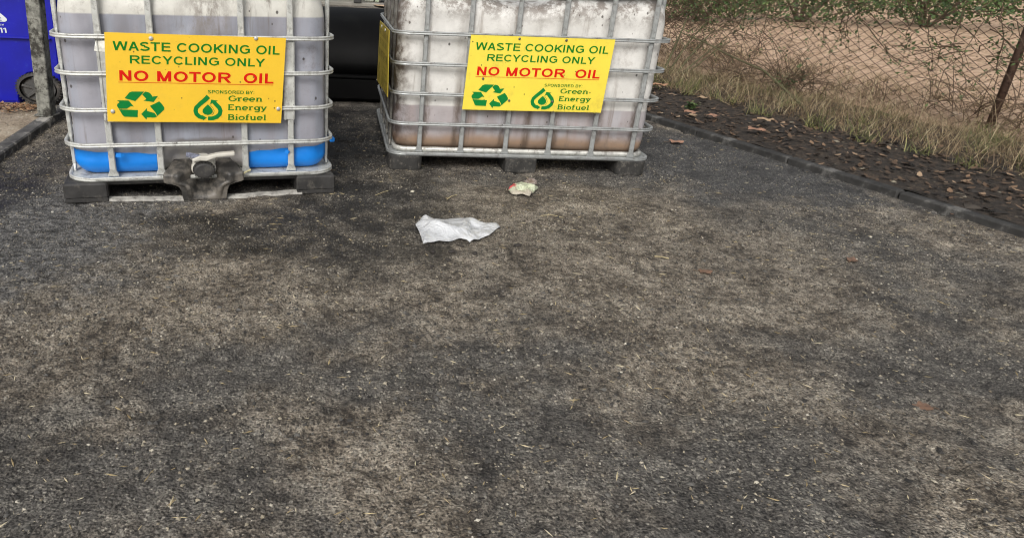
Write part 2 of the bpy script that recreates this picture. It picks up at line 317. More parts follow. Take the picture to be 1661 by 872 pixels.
# ---------------------------------------------------------------- right kerb, planting strip, soil
K0=np.array([1.691,4.415]); kd=np.array([.36,-.933]); kn=np.array([.933,.36]); kang=math.atan2(kd[1],kd[0])
def kp(t,s,z=0): p=K0+kd*t+kn*s; return (float(p[0]),float(p[1]),z)
kerb=link('right_kerb',None,None,(K0[0],K0[1],0),kind='structure'); kerb.rotation_euler[2]=kang   # local x along kerb, +y side is to the right of travel... 
def kerbstones(root,t0,t1,L,wid,hgt,mat,side,seed):
    r=random.Random(seed); t=t0
    while t<t1:
        l=L*r.uniform(.9,1.08); b=MB(); y0,y1=(0,wid) if side>0 else (-wid,0)
        b.box((0,y0,-.05),(l-.006,y1,hgt+r.uniform(-.002,.002)),.006)
        link('kerbstone',b.make('kerbstone',mat),root,(t,r.uniform(-.002,.002),0)); t+=l
kerbstones(kerb,-3.2,4.6,.62,.052,.026,m_kerbd,1,3)
# check side: local +y after rotation by kang is (-sin,cos)*... = (.933,.36) -> the planting side
def strip(name,t0,t1,s0,s1,z,m,step=.05,amp=.02,freq=6,seed=5,tilt=0):
    nt_=int((t1-t0)/step)+1; ns=int((s1-s0)/step)+2
    T,S=np.meshgrid(np.linspace(t0,t1,nt_),np.linspace(s0,s1,ns))
    Px=K0[0]+kd[0]*T+kn[0]*S; Py=K0[1]+kd[1]*T+kn[1]*S
    Z=z+amp*fbm(Px,Py,freq,4,seed)+tilt*(S-s0)
    i=np.arange((ns-1)*nt_).reshape(ns-1,nt_)[:,:-1].ravel()
    return link(name,mesh(name,np.stack([Px.ravel(),Py.ravel(),Z.ravel()],1),np.stack([i,i+nt_,i+nt_+1,i+1],1)[:, ::-1],m,True),kind='structure')
M=Mt('leaf_mould',.9); n=M.noise(28,6,rough=.75); M.col(M.ramp(n,[(.3,(.012,.010,.008)),(.52,(.04,.03,.022)),(.72,(.12,.085,.055))])); M.bump(n,1,.02); m_mulch=M.m
M=Mt('bare_clay',.95); n=M.noise(5,8,rough=.72); f=M.noise(30,5,rough=.7)
c=M.ramp(M.math('ADD',M.math('MULTIPLY',n,.5),M.math('MULTIPLY',f,.5)),[(.38,(.14,.09,.05)),(.47,(.40,.27,.17)),(.56,(.60,.43,.30)),(.66,(.76,.62,.48))]); M.col(c); M.bump(f,.8,.02); m_clay=M.m
strip('planting_bed',-3.4,4.8,.045,1.75,.024,m_mulch,.03,.035,7,5)
strip('bare_clay_ground',-16,8,1.74,34,.035,m_clay,.16,.10,2,15,.004)
# dead leaves, twigs on the bed and the clay
def bedz(x,y): return .024+.035*fbm(x,y,7,4,5)
def leaf_shape(n=9):
    P=[]
    for k in range(n):
        a=2*math.pi*k/n; rr=.5+.5*abs(math.cos(2.5*a))*.6
        P.append((rr*math.cos(a),.62*rr*math.sin(a)))
    return P
def leaves(name,N,t,s,size,m,seed,zf_,lift=.012):
    r=np.random.default_rng(seed); T=r.uniform(t[0],t[1],N); S=s[0]+(s[1]-s[0])*r.random(N)
    x=K0[0]+kd[0]*T+kn[0]*S; y=K0[1]+kd[1]*T+kn[1]*S; z=zf_(x,y)+r.random(N)*lift+.004
    L=np.array([(-1,0,.12),(-.3,-.5,.0),(.5,-.38,.1),(1,0,.2),(.4,.42,.05),(-.35,.5,.02),(0,0,-.08)])
    s_=r.uniform(size[0],size[1],N); th=r.uniform(0,6.28,N); tl=r.uniform(-.5,.5,N)
    P=L[None]*s_[:,None,None]; P[...,2]+=P[...,0]*tl[:,None]; P[...,2]*=.8
    c,sn=np.cos(th)[:,None],np.sin(th)[:,None]
    Q=np.stack([P[...,0]*c-P[...,1]*sn+x[:,None],P[...,0]*sn+P[...,1]*c+y[:,None],P[...,2]+z[:,None]],-1).reshape(-1,3)
    Fc=np.array([(6,0,1),(6,1,2),(6,2,3),(6,3,4),(6,4,5),(6,5,0)])
    return link(name,mesh(name,Q,(Fc[None]+7*np.arange(N)[:,None,None]).reshape(-1,3),m),kind='stuff')
m_litter=isl('brown_leaf_litter',[(0,(.025,.018,.013)),(.5,(.07,.045,.028)),(.82,(.12,.075,.045)),(.93,(.22,.14,.085)),(1,(.40,.29,.19))],.7)
o=chips('bark_chips',9000,(1.4,4.4,-.4,7.4),(.004,.014),lambda x,y: bedz(x,y),isl('dark_bark',[(0,(.012,.010,.008)),(.6,(.035,.026,.019)),(.93,(.08,.06,.045)),(1,(.3,.27,.2))]),.4,25,1.9,lambda x,y,r:(((x-K0[0])*kn[0]+(y-K0[1])*kn[1])>.055)&(((x-K0[0])*kn[0]+(y-K0[1])*kn[1])<1.3)); o['label']='dark bark chips and crumbs on the bed behind the kerb'
o=chips('dark_clods',900,(1.5,4.4,-.4,5.6),(.010,.034),lambda x,y: bedz(x,y),isl('dark_soil_clods',[(0,(.010,.009,.008)),(.8,(.030,.025,.021)),(1,(.06,.05,.04))]),.4,27,1.3,lambda x,y,r:(((x-K0[0])*kn[0]+(y-K0[1])*kn[1])>.08)&(((x-K0[0])*kn[0]+(y-K0[1])*kn[1])<.95)); o['label']='dark clods of soil and wet bark in the bed'
o=leaves('leaf_litter',5200,(-3.2,4.4),(.05,1.6),(.008,.026),m_litter,21,bedz); o['label']='brown leaf litter covering the bed behind the kerb'
o=leaves('clay_litter',1500,(-11,3),(1.95,8),(.012,.035),m_litter,22,lambda x,y:.05+x*0); o['label']='dead leaves blown over the bare clay beyond the fence'
# grass
def blades(name,N,t,s,ln,wd,m,seed,lean=.9,zf_=bedz,z0=0,pw=1.0,clump=0):
    r=np.random.default_rng(seed)
    if clump:
        ct=r.uniform(t[0],t[1],clump); cs=r.uniform(s[0],s[1],clump); k=r.integers(0,clump,N); T=ct[k]+r.normal(0,.035,N); S=cs[k]+r.normal(0,.035,N)
    else: T=r.uniform(t[0],t[1],N); S=s[0]+(s[1]-s[0])*r.random(N)**pw
    x=K0[0]+kd[0]*T+kn[0]*S; y=K0[1]+kd[1]*T+kn[1]*S; z=zf_(x,y)+z0
    L=r.uniform(ln[0],ln[1],N); th=r.uniform(0,6.28,N); a0=r.uniform(.1,lean,N); cur=r.uniform(.2,1.3,N)
    W=r.uniform(wd[0],wd[1],N); pa=th+r.uniform(-1.5,1.5,N)
    px,py,pz=x,y,z; Vs=[];n=4
    for k in range(n+1):
        w_=W*(1-k/n)**.7
        if k==n: Vs.append(np.stack([px,py,pz],-1))
        else:
            Vs.append(np.stack([px-w_*np.sin(pa),py+w_*np.cos(pa),pz],-1)); Vs.append(np.stack([px+w_*np.sin(pa),py-w_*np.cos(pa),pz],-1))
        a=a0+cur*(k/n)*1.3; px=px+L/n*np.sin(a)*np.cos(th); py=py+L/n*np.sin(a)*np.sin(th); pz=np.maximum(pz+L/n*np.cos(a),zf_(x,y)+.003)
    Q=np.stack(Vs,1); nv=Q.shape[1]; f=[]
    for k in range(n-1): f+=[(2*k,2*k+1,2*k+3),(2*k,2*k+3,2*k+2)]
    f.append((2*n-2,2*n-1,2*n)); f=np.array(f)
    return link(name,mesh(name,Q.reshape(-1,3),(f[None]+nv*np.arange(N)[:,None,None]).reshape(-1,3),m),kind='stuff')
m_dry=isl('dry_grass',[(0,(.07,.045,.025)),(.35,(.17,.12,.068)),(.7,(.31,.235,.14)),(.93,(.42,.35,.21)),(1,(.58,.5,.33))],.7)
m_olive=isl('olive_grass',[(0,(.045,.055,.018)),(.5,(.12,.13,.045)),(1,(.24,.23,.09))],.7)
m_leafg=isl('green_leaves',[(0,(.02,.045,.012)),(.5,(.05,.095,.025)),(1,(.13,.19,.06))],.6)
m_stem=simple('brown_stem',(.10,.065,.04),.8,.3,20); m_stemg=simple('green_brown_stem',(.09,.085,.04),.8,.3,20)
o=blades('dry_grass',24000,(-3.6,4.6),(.82,1.85),(.04,.17),(.0009,.0022),m_dry,31,1.9,pw=.75); o['label']='matted dry straw coloured grass along the chain link fence'
o=blades('arching_straw',2600,(-3.6,4.6),(.85,1.9),(.2,.42),(.0009,.0018),m_dry,35,1.3,pw=1); o['label']='long arching dead straw stems over the matted grass'
o=blades('olive_grass',6000,(-3.6,4.6),(.75,1.85),(.04,.14),(.0014,.003),m_olive,32,1.1,clump=160); o['label']='tufts of olive green grass in front of the fence'
o=blades('verge_grass_beyond',7000,(-9,3),(1.9,3.4),(.06,.2),(.002,.004),m_dry,33,1.2,zf_=lambda x,y:np.full_like(x,.05),clump=300); o['label']='thin dry grass on bare clay beyond the fence'
# chain-link fence on the far side of the bed
fr=thing('chain_link_fence','rusty chain link fence behind the grassy bed on the right','fence',kp(0,1.9,.03)); fr.rotation_euler[2]=kang
m_rust=simple('rusty_wire',(.085,.05,.035),.75,.4,60,.2); b=MB(); dx,dz=.092,.056; FH=.98
nw=int(9.2/dx)
V=[];F=[]
def seg(p,q,r=.0020):
    n=len(V); d=Vector(q)-Vector(p); a=d.cross(Vector((0,1,0))).normalized()*r; c=Vector((0,r,0))
    for P in (p,q):
        P=Vector(P)
        V.extend([tuple(P+a),tuple(P-a*.5+c*.87),tuple(P-a*.5-c*.87)])
    F.extend([(n,n+1,n+4,n+3),(n+1,n+2,n+5,n+4),(n+2,n,n+3,n+5)])
rr=random.Random(4); ntier=int(FH/(dz/2))
def fj(i,k):   # shared node of the mesh, gently sagging
    x=-4.2+i*dx/2; z=.0+k*dz/2
    return (x+.003*math.sin(i*.7+k*.3),.02*math.sin(x*2.1)+.008*math.sin(z*7+x*3),z+.010*math.sin(x*3.3)+.002*math.sin(i*1.7+k))
for wi in range(nw):
    for k in range(ntier):
        a=2*wi+(k%2); bb=2*wi+((k+1)%2); p=fj(a,k);q=fj(bb,k+1); seg((p[0],p[1]+.002,p[2]),(q[0],q[1]+.002,q[2]))
        a=2*wi+2-(k%2); bb=2*wi+2-((k+1)%2); p=fj(a,k);q=fj(bb,k+1); seg((p[0],p[1]-.002,p[2]),(q[0],q[1]-.002,q[2]))
link('chain_link_mesh',mesh('chain_link_mesh',V,F,m_rust),fr,kind='stuff')
b=MB(); b.tube([(-4.25,0.0,0),(-4.25,0,FH+.06)],.022,12); pm=b.make('fence_post',m_rust,True)
for x in (-4.25,.75,3.2,5.0): link('fence_post',pm,fr,(x+4.25,.03,0))
b=MB(); b.tube([(-4.3,.01,FH+.02),(5.1,.01,FH+.02)],.013,10); link('top_rail',b.make('top_rail',m_rust,True),fr)
# vines on the upper fence
def vine(tt,seed,n=60,zr=(.40,.95),spread=.55):
    r=random.Random(seed); t=thing('vine',tt[1],'vine',kp(tt[0],1.86,.03),group='vines climbing the chain link fence'); b=MB(); lv=MB()
    for k in range(n):
        x=r.uniform(-spread,spread); z=r.uniform(*zr); p=Vector((x*kd[0],x*kd[1],z)); P=[p.copy()]
        d=Vector((r.uniform(-1,1),r.uniform(-1,1)*.6,r.uniform(-.7,.5))).normalized()
        for j in range(7):
            d=(d+Vector((r.uniform(-.5,.5),r.uniform(-.35,.35),r.uniform(-.5,.35)))).normalized(); p=p+d*.055; P.append(p.copy())
            for q in range(3):
                c=p+Vector((r.uniform(-.035,.035),r.uniform(-.035,.035),r.uniform(-.03,.03))); s=r.uniform(.007,.017)
                a=Vector((r.uniform(-1,1),r.uniform(-1,1),r.uniform(-.6,.6))).normalized(); e=a.cross(Vector((r.uniform(-1,1),r.uniform(-1,1),1))).normalized()
                lv.add([c-a*s,c+e*s*.55,c+a*s,c-e*s*.55],[(0,1,2,3)])
        b.tube(P,[.0035-.0003*i for i in range(8)],4,False)
    link('stem',b.make('stem',m_stem),t); link('leaves',lv.make('leaves',m_leafg),t,kind='stuff')
for a in [((-2.9,'tangled green vine at the far end of the fence beside the right tank'),1),((-2.1,'dark green vine on the upper fence above the dead stalks'),2),((-1.3,'leafy vine on the upper fence right of the dead stalks'),3),((-.3,'vine hanging over the fence near the long bare branch'),5),((.8,'vine on the nearer stretch of fence'),6),((1.9,'vine at the nearest stretch of fence on the right'),8)]: vine(a[0],a[1])
def bramble(label,t0,s0,n,seed,wid,hgt):
    r=random.Random(seed); t=thing('bramble',label,'bramble',kp(t0,s0,.03),group='bare brambles tangled in the fence'); b=MB()
    for k in range(n):
        x=r.uniform(-wid,wid); p=Vector((x*kd[0]+r.uniform(-.1,.1),x*kd[1]+r.uniform(-.1,.1),r.uniform(0,hgt*.6))); d=Vector((r.uniform(-1,1),r.uniform(-1,1),r.uniform(.1,1.2))).normalized(); P=[]
        cv=Vector((r.uniform(-.3,.3),r.uniform(-.3,.3),-r.uniform(.05,.3)))
        for j in range(9): P.append(p.copy()); d=(d+cv*.5+Vector((r.uniform(-.15,.15),)*3)*.5).normalized(); p=p+d*r.uniform(.03,.055)
        b.tube(P,[.0032-.00025*j for j in range(9)],3,False)
    link('twigs',b.make('twigs',m_stem),t,kind='stuff')
bramble('brown bramble thicket hard against the right tank cage',-2.55,1.6,300,1,.45,.85)
bramble('brown bramble behind the dead stalks',-1.6,2.05,110,2,.6,.95)
bramble('tall brown scrub beyond the fence at its far end',-3.2,2.3,420,7,1.0,1.15)
bramble('low bramble in the grass under the bare branch',-.7,1.6,120,3,.5,.25)
bramble('bramble on the nearer fence at the right',1.2,1.8,90,4,.8,.35)
# dead stalks and bare branch in front of the fence
def stalks(label,t0,s0,specs,seed,m):
    r=random.Random(seed); t=thing('dead_plant',label,'plant',kp(t0,s0,.03))
    for (dx_,lean,L,rad) in specs:
        b=MB(); P=[];p=Vector((dx_*kd[0],dx_*kd[1],0)); d=Vector((lean*.8,lean*.1,1)).normalized()
        for j in range(8):
            P.append(p.copy()); d=(d+Vector((r.uniform(-.07,.1),r.uniform(-.06,.06),-.03))).normalized(); p=p+d*L/8
            if j>2:
                q=p+Vector((r.uniform(-.1,.12),r.uniform(-.05,.05),r.uniform(.02,.08))); b.tube([p,(p+q)/2+Vector((0,0,.01)),q],[rad*.45,rad*.35,rad*.2],4,False)
        b.tube(P,[rad*(1-.08*j) for j in range(8)],6); link('stalk',b.make('stalk',m),t)
stalks('dark bare stalks leaning right in front of the fence behind the right tank',-1.55,1.55,[(-.12,.35,.50,.011),(-.05,.3,.46,.009),(.04,.6,.5,.010),(.1,.9,.52,.008),(.14,1.2,.5,.007)],3,m_stemg)
b=MB(); P=[Vector(kp(-1.35,1.35,.38)),Vector(kp(-1.1,1.35,.34)),Vector(kp(-.8,1.38,.26)),Vector(kp(-.5,1.4,.20)),Vector(kp(-.2,1.35,.09)),Vector(kp(-.05,1.3,.045))]; b.tube(P,[.004,.005,.006,.007,.008,.008],6)
for q in P[1:4]: b.tube([q,q+Vector((.01,0,-.04)),q+Vector((.025,0,-.045))],.003,4)
thing('bare_branch','long bare grey branch slanting down to the right before the fence','branch',data=b.make('bare_branch',m_stemg))
def weed(label,t,s,n,L,seed,h=.1,grp=None):
    r=random.Random(seed); o=thing('weed',label,'weed',kp(t,s,.035),group=grp); lv=MB(); st=MB()
    for k in range(n):
        a=r.uniform(0,6.28); d=Vector((math.cos(a),math.sin(a),r.uniform(.3,1.6))).normalized(); e=d*h*r.uniform(.3,1); st.tube([(0,0,0),e*.6+Vector((0,0,.01)),e],[.0018,.0015,.001],4,False)
        for j in range(5):
            c=e*r.uniform(.35,1)+Vector((r.uniform(-.02,.02),)*3)*.5; u=Vector((r.uniform(-1,1),r.uniform(-1,1),r.uniform(-.3,.4))).normalized()*L*r.uniform(.5,1); v=u.cross(Vector((0,0,1))).normalized()*L*.32
            lv.add([c,c+u*.5+v,c+u,c+u*.5-v],[(0,1,2,3)])
    link('stem',st.make('stem',m_stemg),o); link('leaves',lv.make('leaves',m_leafg),o,kind='stuff')
weed('bright green leafy weed in the litter beside the right tank cage',-.95,.62,26,.035,1,.10)
weed('small green weed in the dark litter close to the kerb',-.12,.42,30,.03,2,.06)
weed('bushy pale green weed at the foot of the fence behind the right tank',-1.75,1.25,70,.045,3,.32)
weed('low spreading green weed among litter in front of the brown brambles',-1.25,.85,60,.035,9,.09)
weed('upright green weed beside the bare branch',-.55,1.7,26,.05,4,.30)
weed('green weed in the dry grass at the near end of the bed',1.6,1.1,26,.04,5,.2)
# ordinary bushes far beyond the fence
m_twig=simple('grey_brown_twigs',(.13,.10,.07),.85,.3,12)
def bush(label,x,y,rad,h,n,seed):
    r=np.random.default_rng(seed); o=thing('bush',label,'bush',(x,y,.1),group='bushes beyond the clay ground'); b=MB()
    for k in range(16):
        a=r.uniform(0,6.28); e=Vector((math.cos(a)*rad*.7,math.sin(a)*rad*.7,h*r.uniform(.5,.95))); b.tube([(0,0,-.1),e*.5+Vector((0,0,h*.12)),e],[.02,.012,.004],5,False)
    link('stem',b.make('stem',m_twig),o)
    u=r.normal(size=(n,3)); u/=np.linalg.norm(u,axis=1)[:,None]; u*=r.random((n,1))**.45; u[:,2]=np.abs(u[:,2]) if False else (u[:,2]+1)/2
    cl=1+.35*fbm(u[:,0]*3+9,u[:,1]*3+u[:,2]*2,1.7,2,seed); C=u*np.array([rad,rad,h])*cl[:,None]
    a=r.normal(size=(n,3)); a/=np.linalg.norm(a,axis=1)[:,None]; e=np.cross(a,r.normal(size=(n,3))); e/=np.linalg.norm(e,axis=1)[:,None]; s=r.uniform(.02,.05,(n,1))
    Q=np.stack([C-a*s,C+e*s*.5,C+a*s,C-e*s*.5],1).reshape(-1,3); Fq=np.arange(n*4).reshape(n,4)
    link('crown',mesh('crown',Q,Fq,m_leafg),o,kind='stuff')
for k,(x,y,rad,h,lb) in enumerate([(5.3,12.6,1.2,.9,'dark green bush just right of the tall tank far beyond the fence'),(7.3,13.2,1.4,1.1,'broad dark bush behind the clay ground, second from the left'),(9.6,13.4,1.5,1.0,'broad bush behind the clay ground, third from the left'),(12.2,13.2,1.6,1.2,'large bush behind the clay ground, fourth from the left'),(15.2,13.0,1.7,1.2,'bush at the far right behind the clay ground'),(10.8,9.5,1.0,.8,'low bush nearer on the right behind the fence')]): bush(lb,x,y,rad,h,4200,60+k)
# ---------------------------------------------------------------- left kerb, yard and post
L0=np.array([-1.475,1.9]); ld=np.array([-.118,.993]); ld=ld/np.linalg.norm(ld); lang=math.atan2(ld[1],ld[0])
lk=link('left_kerb',None,None,(-1.602+.118*1.3,2.941-.993*1.3,0),kind='structure'); lk.rotation_euler[2]=lang
kerbstones(lk,-1.2,5.6,1.1,.072,.032,m_kerb,1,9)
M=Mt('sandy_yard',.95); n=M.noise(7,7,rough=.7); f=M.noise(90,3)
M.col(M.ramp(M.math('ADD',M.math('MULTIPLY',n,.6),M.math('MULTIPLY',f,.4)),[(.34,(.13,.10,.068)),(.5,(.29,.235,.165)),(.66,(.46,.40,.31))])); M.bump(f,.7,.006); m_yard=M.m
xs2=np.linspace(-14,-1.0,180); ys2=np.linspace(-1,11,170); A,B=np.meshgrid(xs2,ys2)
edge=-1.448-.1188*(B-1.65)-.066; A2=np.minimum(A,edge); Z2=.026+.012*fbm(A,B,3,3,91)
ii=np.arange(169*180).reshape(169,180)[:,:-1].ravel()
link('sandy_yard',mesh('sandy_yard',np.stack([A2.ravel(),B.ravel(),Z2.ravel()],1),np.stack([ii,ii+1,ii+181,ii+180],1),m_yard,True),kind='structure')
yz=lambda x,y: .030+.0*x
chips('yard_grit',3000,(-2.6,-1.75,1.8,4.6),(.0015,.006),yz,m_grit,.6,14)['label']='pale grit on the sandy yard'
leaves('yard_leaf_litter',420,(0,1),(0,1),(.006,.02),isl('orange_leaf_litter',[(0,(.12,.06,.03)),(.6,(.32,.18,.09)),(1,(.5,.36,.2))]),41,lambda x,y:x*0)['label']='small orange leaves blown against the blue bins'
lt=bpy.data.objects['yard_leaf_litter']; me=lt.data; r_=np.random.default_rng(2)
co=np.empty(len(me.vertices)*3); me.vertices.foreach_get('co',co); co=co.reshape(-1,7,3); cen=co.mean(1,keepdims=True); T=np.stack([r_.uniform(-2.25,-1.85,len(co)),3.95-np.abs(r_.normal(0,.10,len(co))),np.full(len(co),.04)],-1)[:,None]; co=(co-cen)+T; me.vertices.foreach_set('co',co.ravel()); me.update()
# steel post standing on the left kerb
pt=thing('steel_post','square grey steel post with black stains standing on the left kerb','post',(-1.737,3.735,.034)); pt.rotation_euler[1]=R(2.3)
b=MB(); b.box((-.035,-.035,0),(.035,.035,1.25),.004); link('shaft',b.make('shaft',m_post),pt)
b=MB(); b.box((-.05,-.05,0),(.05,.05,.006),.002); link('base_plate',b.make('base_plate',m_post),pt,(0,0,-.003))
# ---------------------------------------------------------------- text
def ribbon(P,w_,close=False):
    P=np.array(P,float); n=len(P); V=[];F=[]
    for i in range(n):
        a=P[(i-1)%n] if (close or i>0) else P[i]; b_=P[(i+1)%n] if (close or i<n-1) else P[i]
        t=(b_-a)/max(1e-9,np.linalg.norm(b_-a)); nn=np.array([-t[1],t[0]]); ww=w_[i] if hasattr(w_,'__len__') else w_
        V+=[P[i]+nn*ww/2,P[i]-nn*ww/2]
    for i in range(n if close else n-1): j=(i+1)%n; F.append((2*i,2*i+1,2*j+1,2*j))
    return np.array(V),F
def arc(cx_,cy_,rx,ry,a0,a1,n=12): return [(cx_+rx*math.cos(R(a0+(a1-a0)*k/n)),cy_+ry*math.sin(R(a0+(a1-a0)*k/n))) for k in range(n+1)]
def ell(cx_,cy_,rx,ry,a0,a1,n=20): return ('R',arc(cx_,cy_,rx,ry,a0,a1,n))
def sans_glyph(ch,w_):
    c=.716;h=w_/2;e=h*.9
    D=lambda a,b_,p,q:('D',(a,b_,p,q)); Hh=lambda a,b_,y:('H',(a,b_,y)); st=D(.078+h,0,.078+h,c)
    bowl=lambda y0,y1,xe,rx:[Hh(.09,xe,y1),Hh(.09,xe,y0),ell(xe,(y0+y1)/2,rx,(y1-y0)/2,90,-90,12)]
    T={'1':(.40,[D(.26,0,.26,c),('D',(.06,.50,.25,c))]),'I':(.278,[D(.139,0,.139,c)]),'L':(.556,[st,Hh(.09,.53,e)]),'T':(.611,[D(.305,0,.305,c),Hh(.02,.59,c-e)]),
    'E':(.667,[st,Hh(.09,.61,c-e),Hh(.09,.58,.375),Hh(.09,.63,e)]),
    'N':(.722,[st,D(.646-h,0,.646-h,c),D(.076+h,c,.646-h,0)]),
    'O':(.778,[ell(.389,.358,.345-h,.370-h,0,360,32)]),'C':(.722,[ell(.385,.358,.335-h,.370-h,38,322,26)]),
    'G':(.778,[ell(.400,.358,.345-h,.370-h,40,318,26),Hh(.42,.715,.36),D(.715-h,.09,.715-h,.36)]),
    'W':(.944,[D(.03+h,c,.235,0),D(.235,0,.472,c),D(.472,c,.709,0),D(.709,0,.914-h,c)]),
    'M':(.833,[st,D(.755-h,0,.755-h,c),D(.076+h,c,.417,0),D(.417,0,.757-h,c)]),
    'A':(.667,[D(.02+h,0,.333,c),D(.333,c,.647-h,0),Hh(.15,.52,.235)]),
    'Y':(.667,[D(.02+h,c,.333,.30),D(.333,.30,.647-h,c),D(.333,0,.333,.32)]),
    'K':(.667,[st,D(.12,.22,.60,c),D(.29,.42,.63,0)]),
    'P':(.667,[st]+bowl(.33,c-e,.42,.19)),'R':(.722,[st]+bowl(.355,c-e,.44,.19)+[D(.40,.35,.65,0)]),
    'D':(.722,[st]+bowl(e,c-e,.36,.29)),'B':(.667,[st]+bowl(.375,c-e,.40,.17)+bowl(e,.375,.42,.20)),
    'S':(.667,[('R',arc(.333,.535,.225,.181-h,28,262,16)+arc(.325,.192,.25,.192-h,84,-155,18))]),
    ':':(.278,[('Q',(.139,h)),('Q',(.139,.47))]),' ':(.30,[])}
    return T[ch]
def sans_text(body,w_):
    words=[];x=0;cur=None
    for ch in body:
        adv,st=sans_glyph(ch,w_)
        if ch==' ': cur=None; x+=adv; continue
        if cur is None: cur=([],[],[]); words.append(cur)
        V,F,K=cur
        for k,(t,a) in enumerate(st):
            n=len(V)
            if t=='D':
                x0_,y0_,x1_,y1_=a; hh=w_/2*math.sqrt(1+((x1_-x0_)/(y1_-y0_))**2); P=[(x0_-hh,y0_),(x0_+hh,y0_),(x1_+hh,y1_),(x1_-hh,y1_)]; F.append((n,n+1,n+2,n+3))
            elif t=='H': P=[(a[0],a[2]-w_*.45),(a[1],a[2]-w_*.45),(a[1],a[2]+w_*.45),(a[0],a[2]+w_*.45)]; F.append((n,n+1,n+2,n+3))
            elif t=='Q': P=[(a[0]-w_/2,a[1]-w_/2),(a[0]+w_/2,a[1]-w_/2),(a[0]+w_/2,a[1]+w_/2),(a[0]-w_/2,a[1]+w_/2)]; F.append((n,n+1,n+2,n+3))
            else:
                v,f=ribbon(a,w_*.96); P=[tuple(q) for q in v]; F.extend([tuple(i_+n for i_ in q) for q in f])
            V.extend([(p[0]+x,p[1]) for p in P]); K.extend([k*.00004]*len(P))
        x+=adv
    xs_=[p[0] for w2 in words for p in w2[0]]; a,b_=min(xs_),max(xs_)
    return [([((p[0]-a)/(b_-a),p[1]/.716,k) for p,k in zip(V,K)],F) for V,F,K in words]
# slab-serif strokes for the sponsor's name: cap height 1, x-height .68, each glyph (advance, strokes, slabs)
X_=.68
G={'G':(.92,[arc(.45,.5,.38,.46,45,325)+[(.80,.2),(.80,.46)]],[(.55,.98,.46)]),
'r':(.62,[[(.2,0),(.2,X_)],arc(.42,X_-.25,.2,.2,160,60)],[(.04,.40,.03),(.04,.22,X_-.03)]),
'e':(.70,[[(.07,.35),(.6,.35)]+arc(.34,.34,.27,.32,5,310)],[]),
'n':(.82,[[(.2,0),(.2,X_)],arc(.42,X_-.27,.2,.24,165,0)+[(.62,0)]],[(.04,.34,.03),(.48,.78,.03),(.04,.22,X_-.03)]),
'E':(.80,[[(.2,0),(.2,1)],[(.1,.95),(.68,.95),(.68,.8)],[(.2,.52),(.55,.52)],[(.1,.05),(.7,.05),(.7,.2)]],[]),
'g':(.74,[arc(.34,.36,.25,.28,0,360,16),[(.6,X_),(.6,-.1)]+arc(.35,-.1,.25,.17,0,-150,8)],[(.6,.72,X_-.03)]),
'y':(.72,[[(.12,X_),(.36,.05)],[(.62,X_),(.30,-.16),(.12,-.25)]],[(.0,.26,X_-.03),(.48,.74,X_-.03)]),
'B':(.84,[[(.2,0),(.2,1)],[(.08,.95),(.45,.95)]+arc(.45,.735,.22,.215,90,-90,8)+[(.2,.52)],[(.45,.52)]+arc(.47,.285,.26,.235,90,-90,8)+[(.08,.05)]],[]),
'i':(.40,[[(.2,0),(.2,X_)],[(.2,.86),(.2,1.0)]],[(.04,.36,.03),(.04,.22,X_-.03)]),
'o':(.74,[arc(.36,.34,.27,.30,0,360,18)],[]),
'f':(.50,[[(.2,0),(.2,.8)]+arc(.36,.82,.16,.14,180,60,6)],[(.04,.38,.03),(.04,.42,X_-.03)]),
'u':(.80,[[(.18,X_),(.18,.22)]+arc(.36,.24,.18,.2,190,340,8),[(.58,X_),(.58,0)]],[(.04,.2,X_-.03),(.44,.6,X_-.03),(.58,.74,.03)]),
'l':(.38,[[(.2,0),(.2,1.0)]],[(.04,.36,.03),(.04,.22,.97)])}
def slab_text(s,w_=.165):
    V=[];F=[];x=0
    for ch in s:
        adv,st,sl=G[ch]
        for P in st:
            v,f=ribbon([(p[0]+x,p[1]) for p in P],w_); n=len(V); V+=v.tolist(); F+=[tuple(i+n for i in q) for q in f]
        for a,b_,y in sl:
            n=len(V); V+=[[x+a,y-.045],[x+b_,y-.045],[x+b_,y+.045],[x+a,y+.045]]; F.append((n,n+1,n+2,n+3))
        x+=adv
    V=np.array(V); V[:,0]-=V[:,0].min(); V[:,0]/=V[:,0].max(); return V,F    # y stays in cap-height units
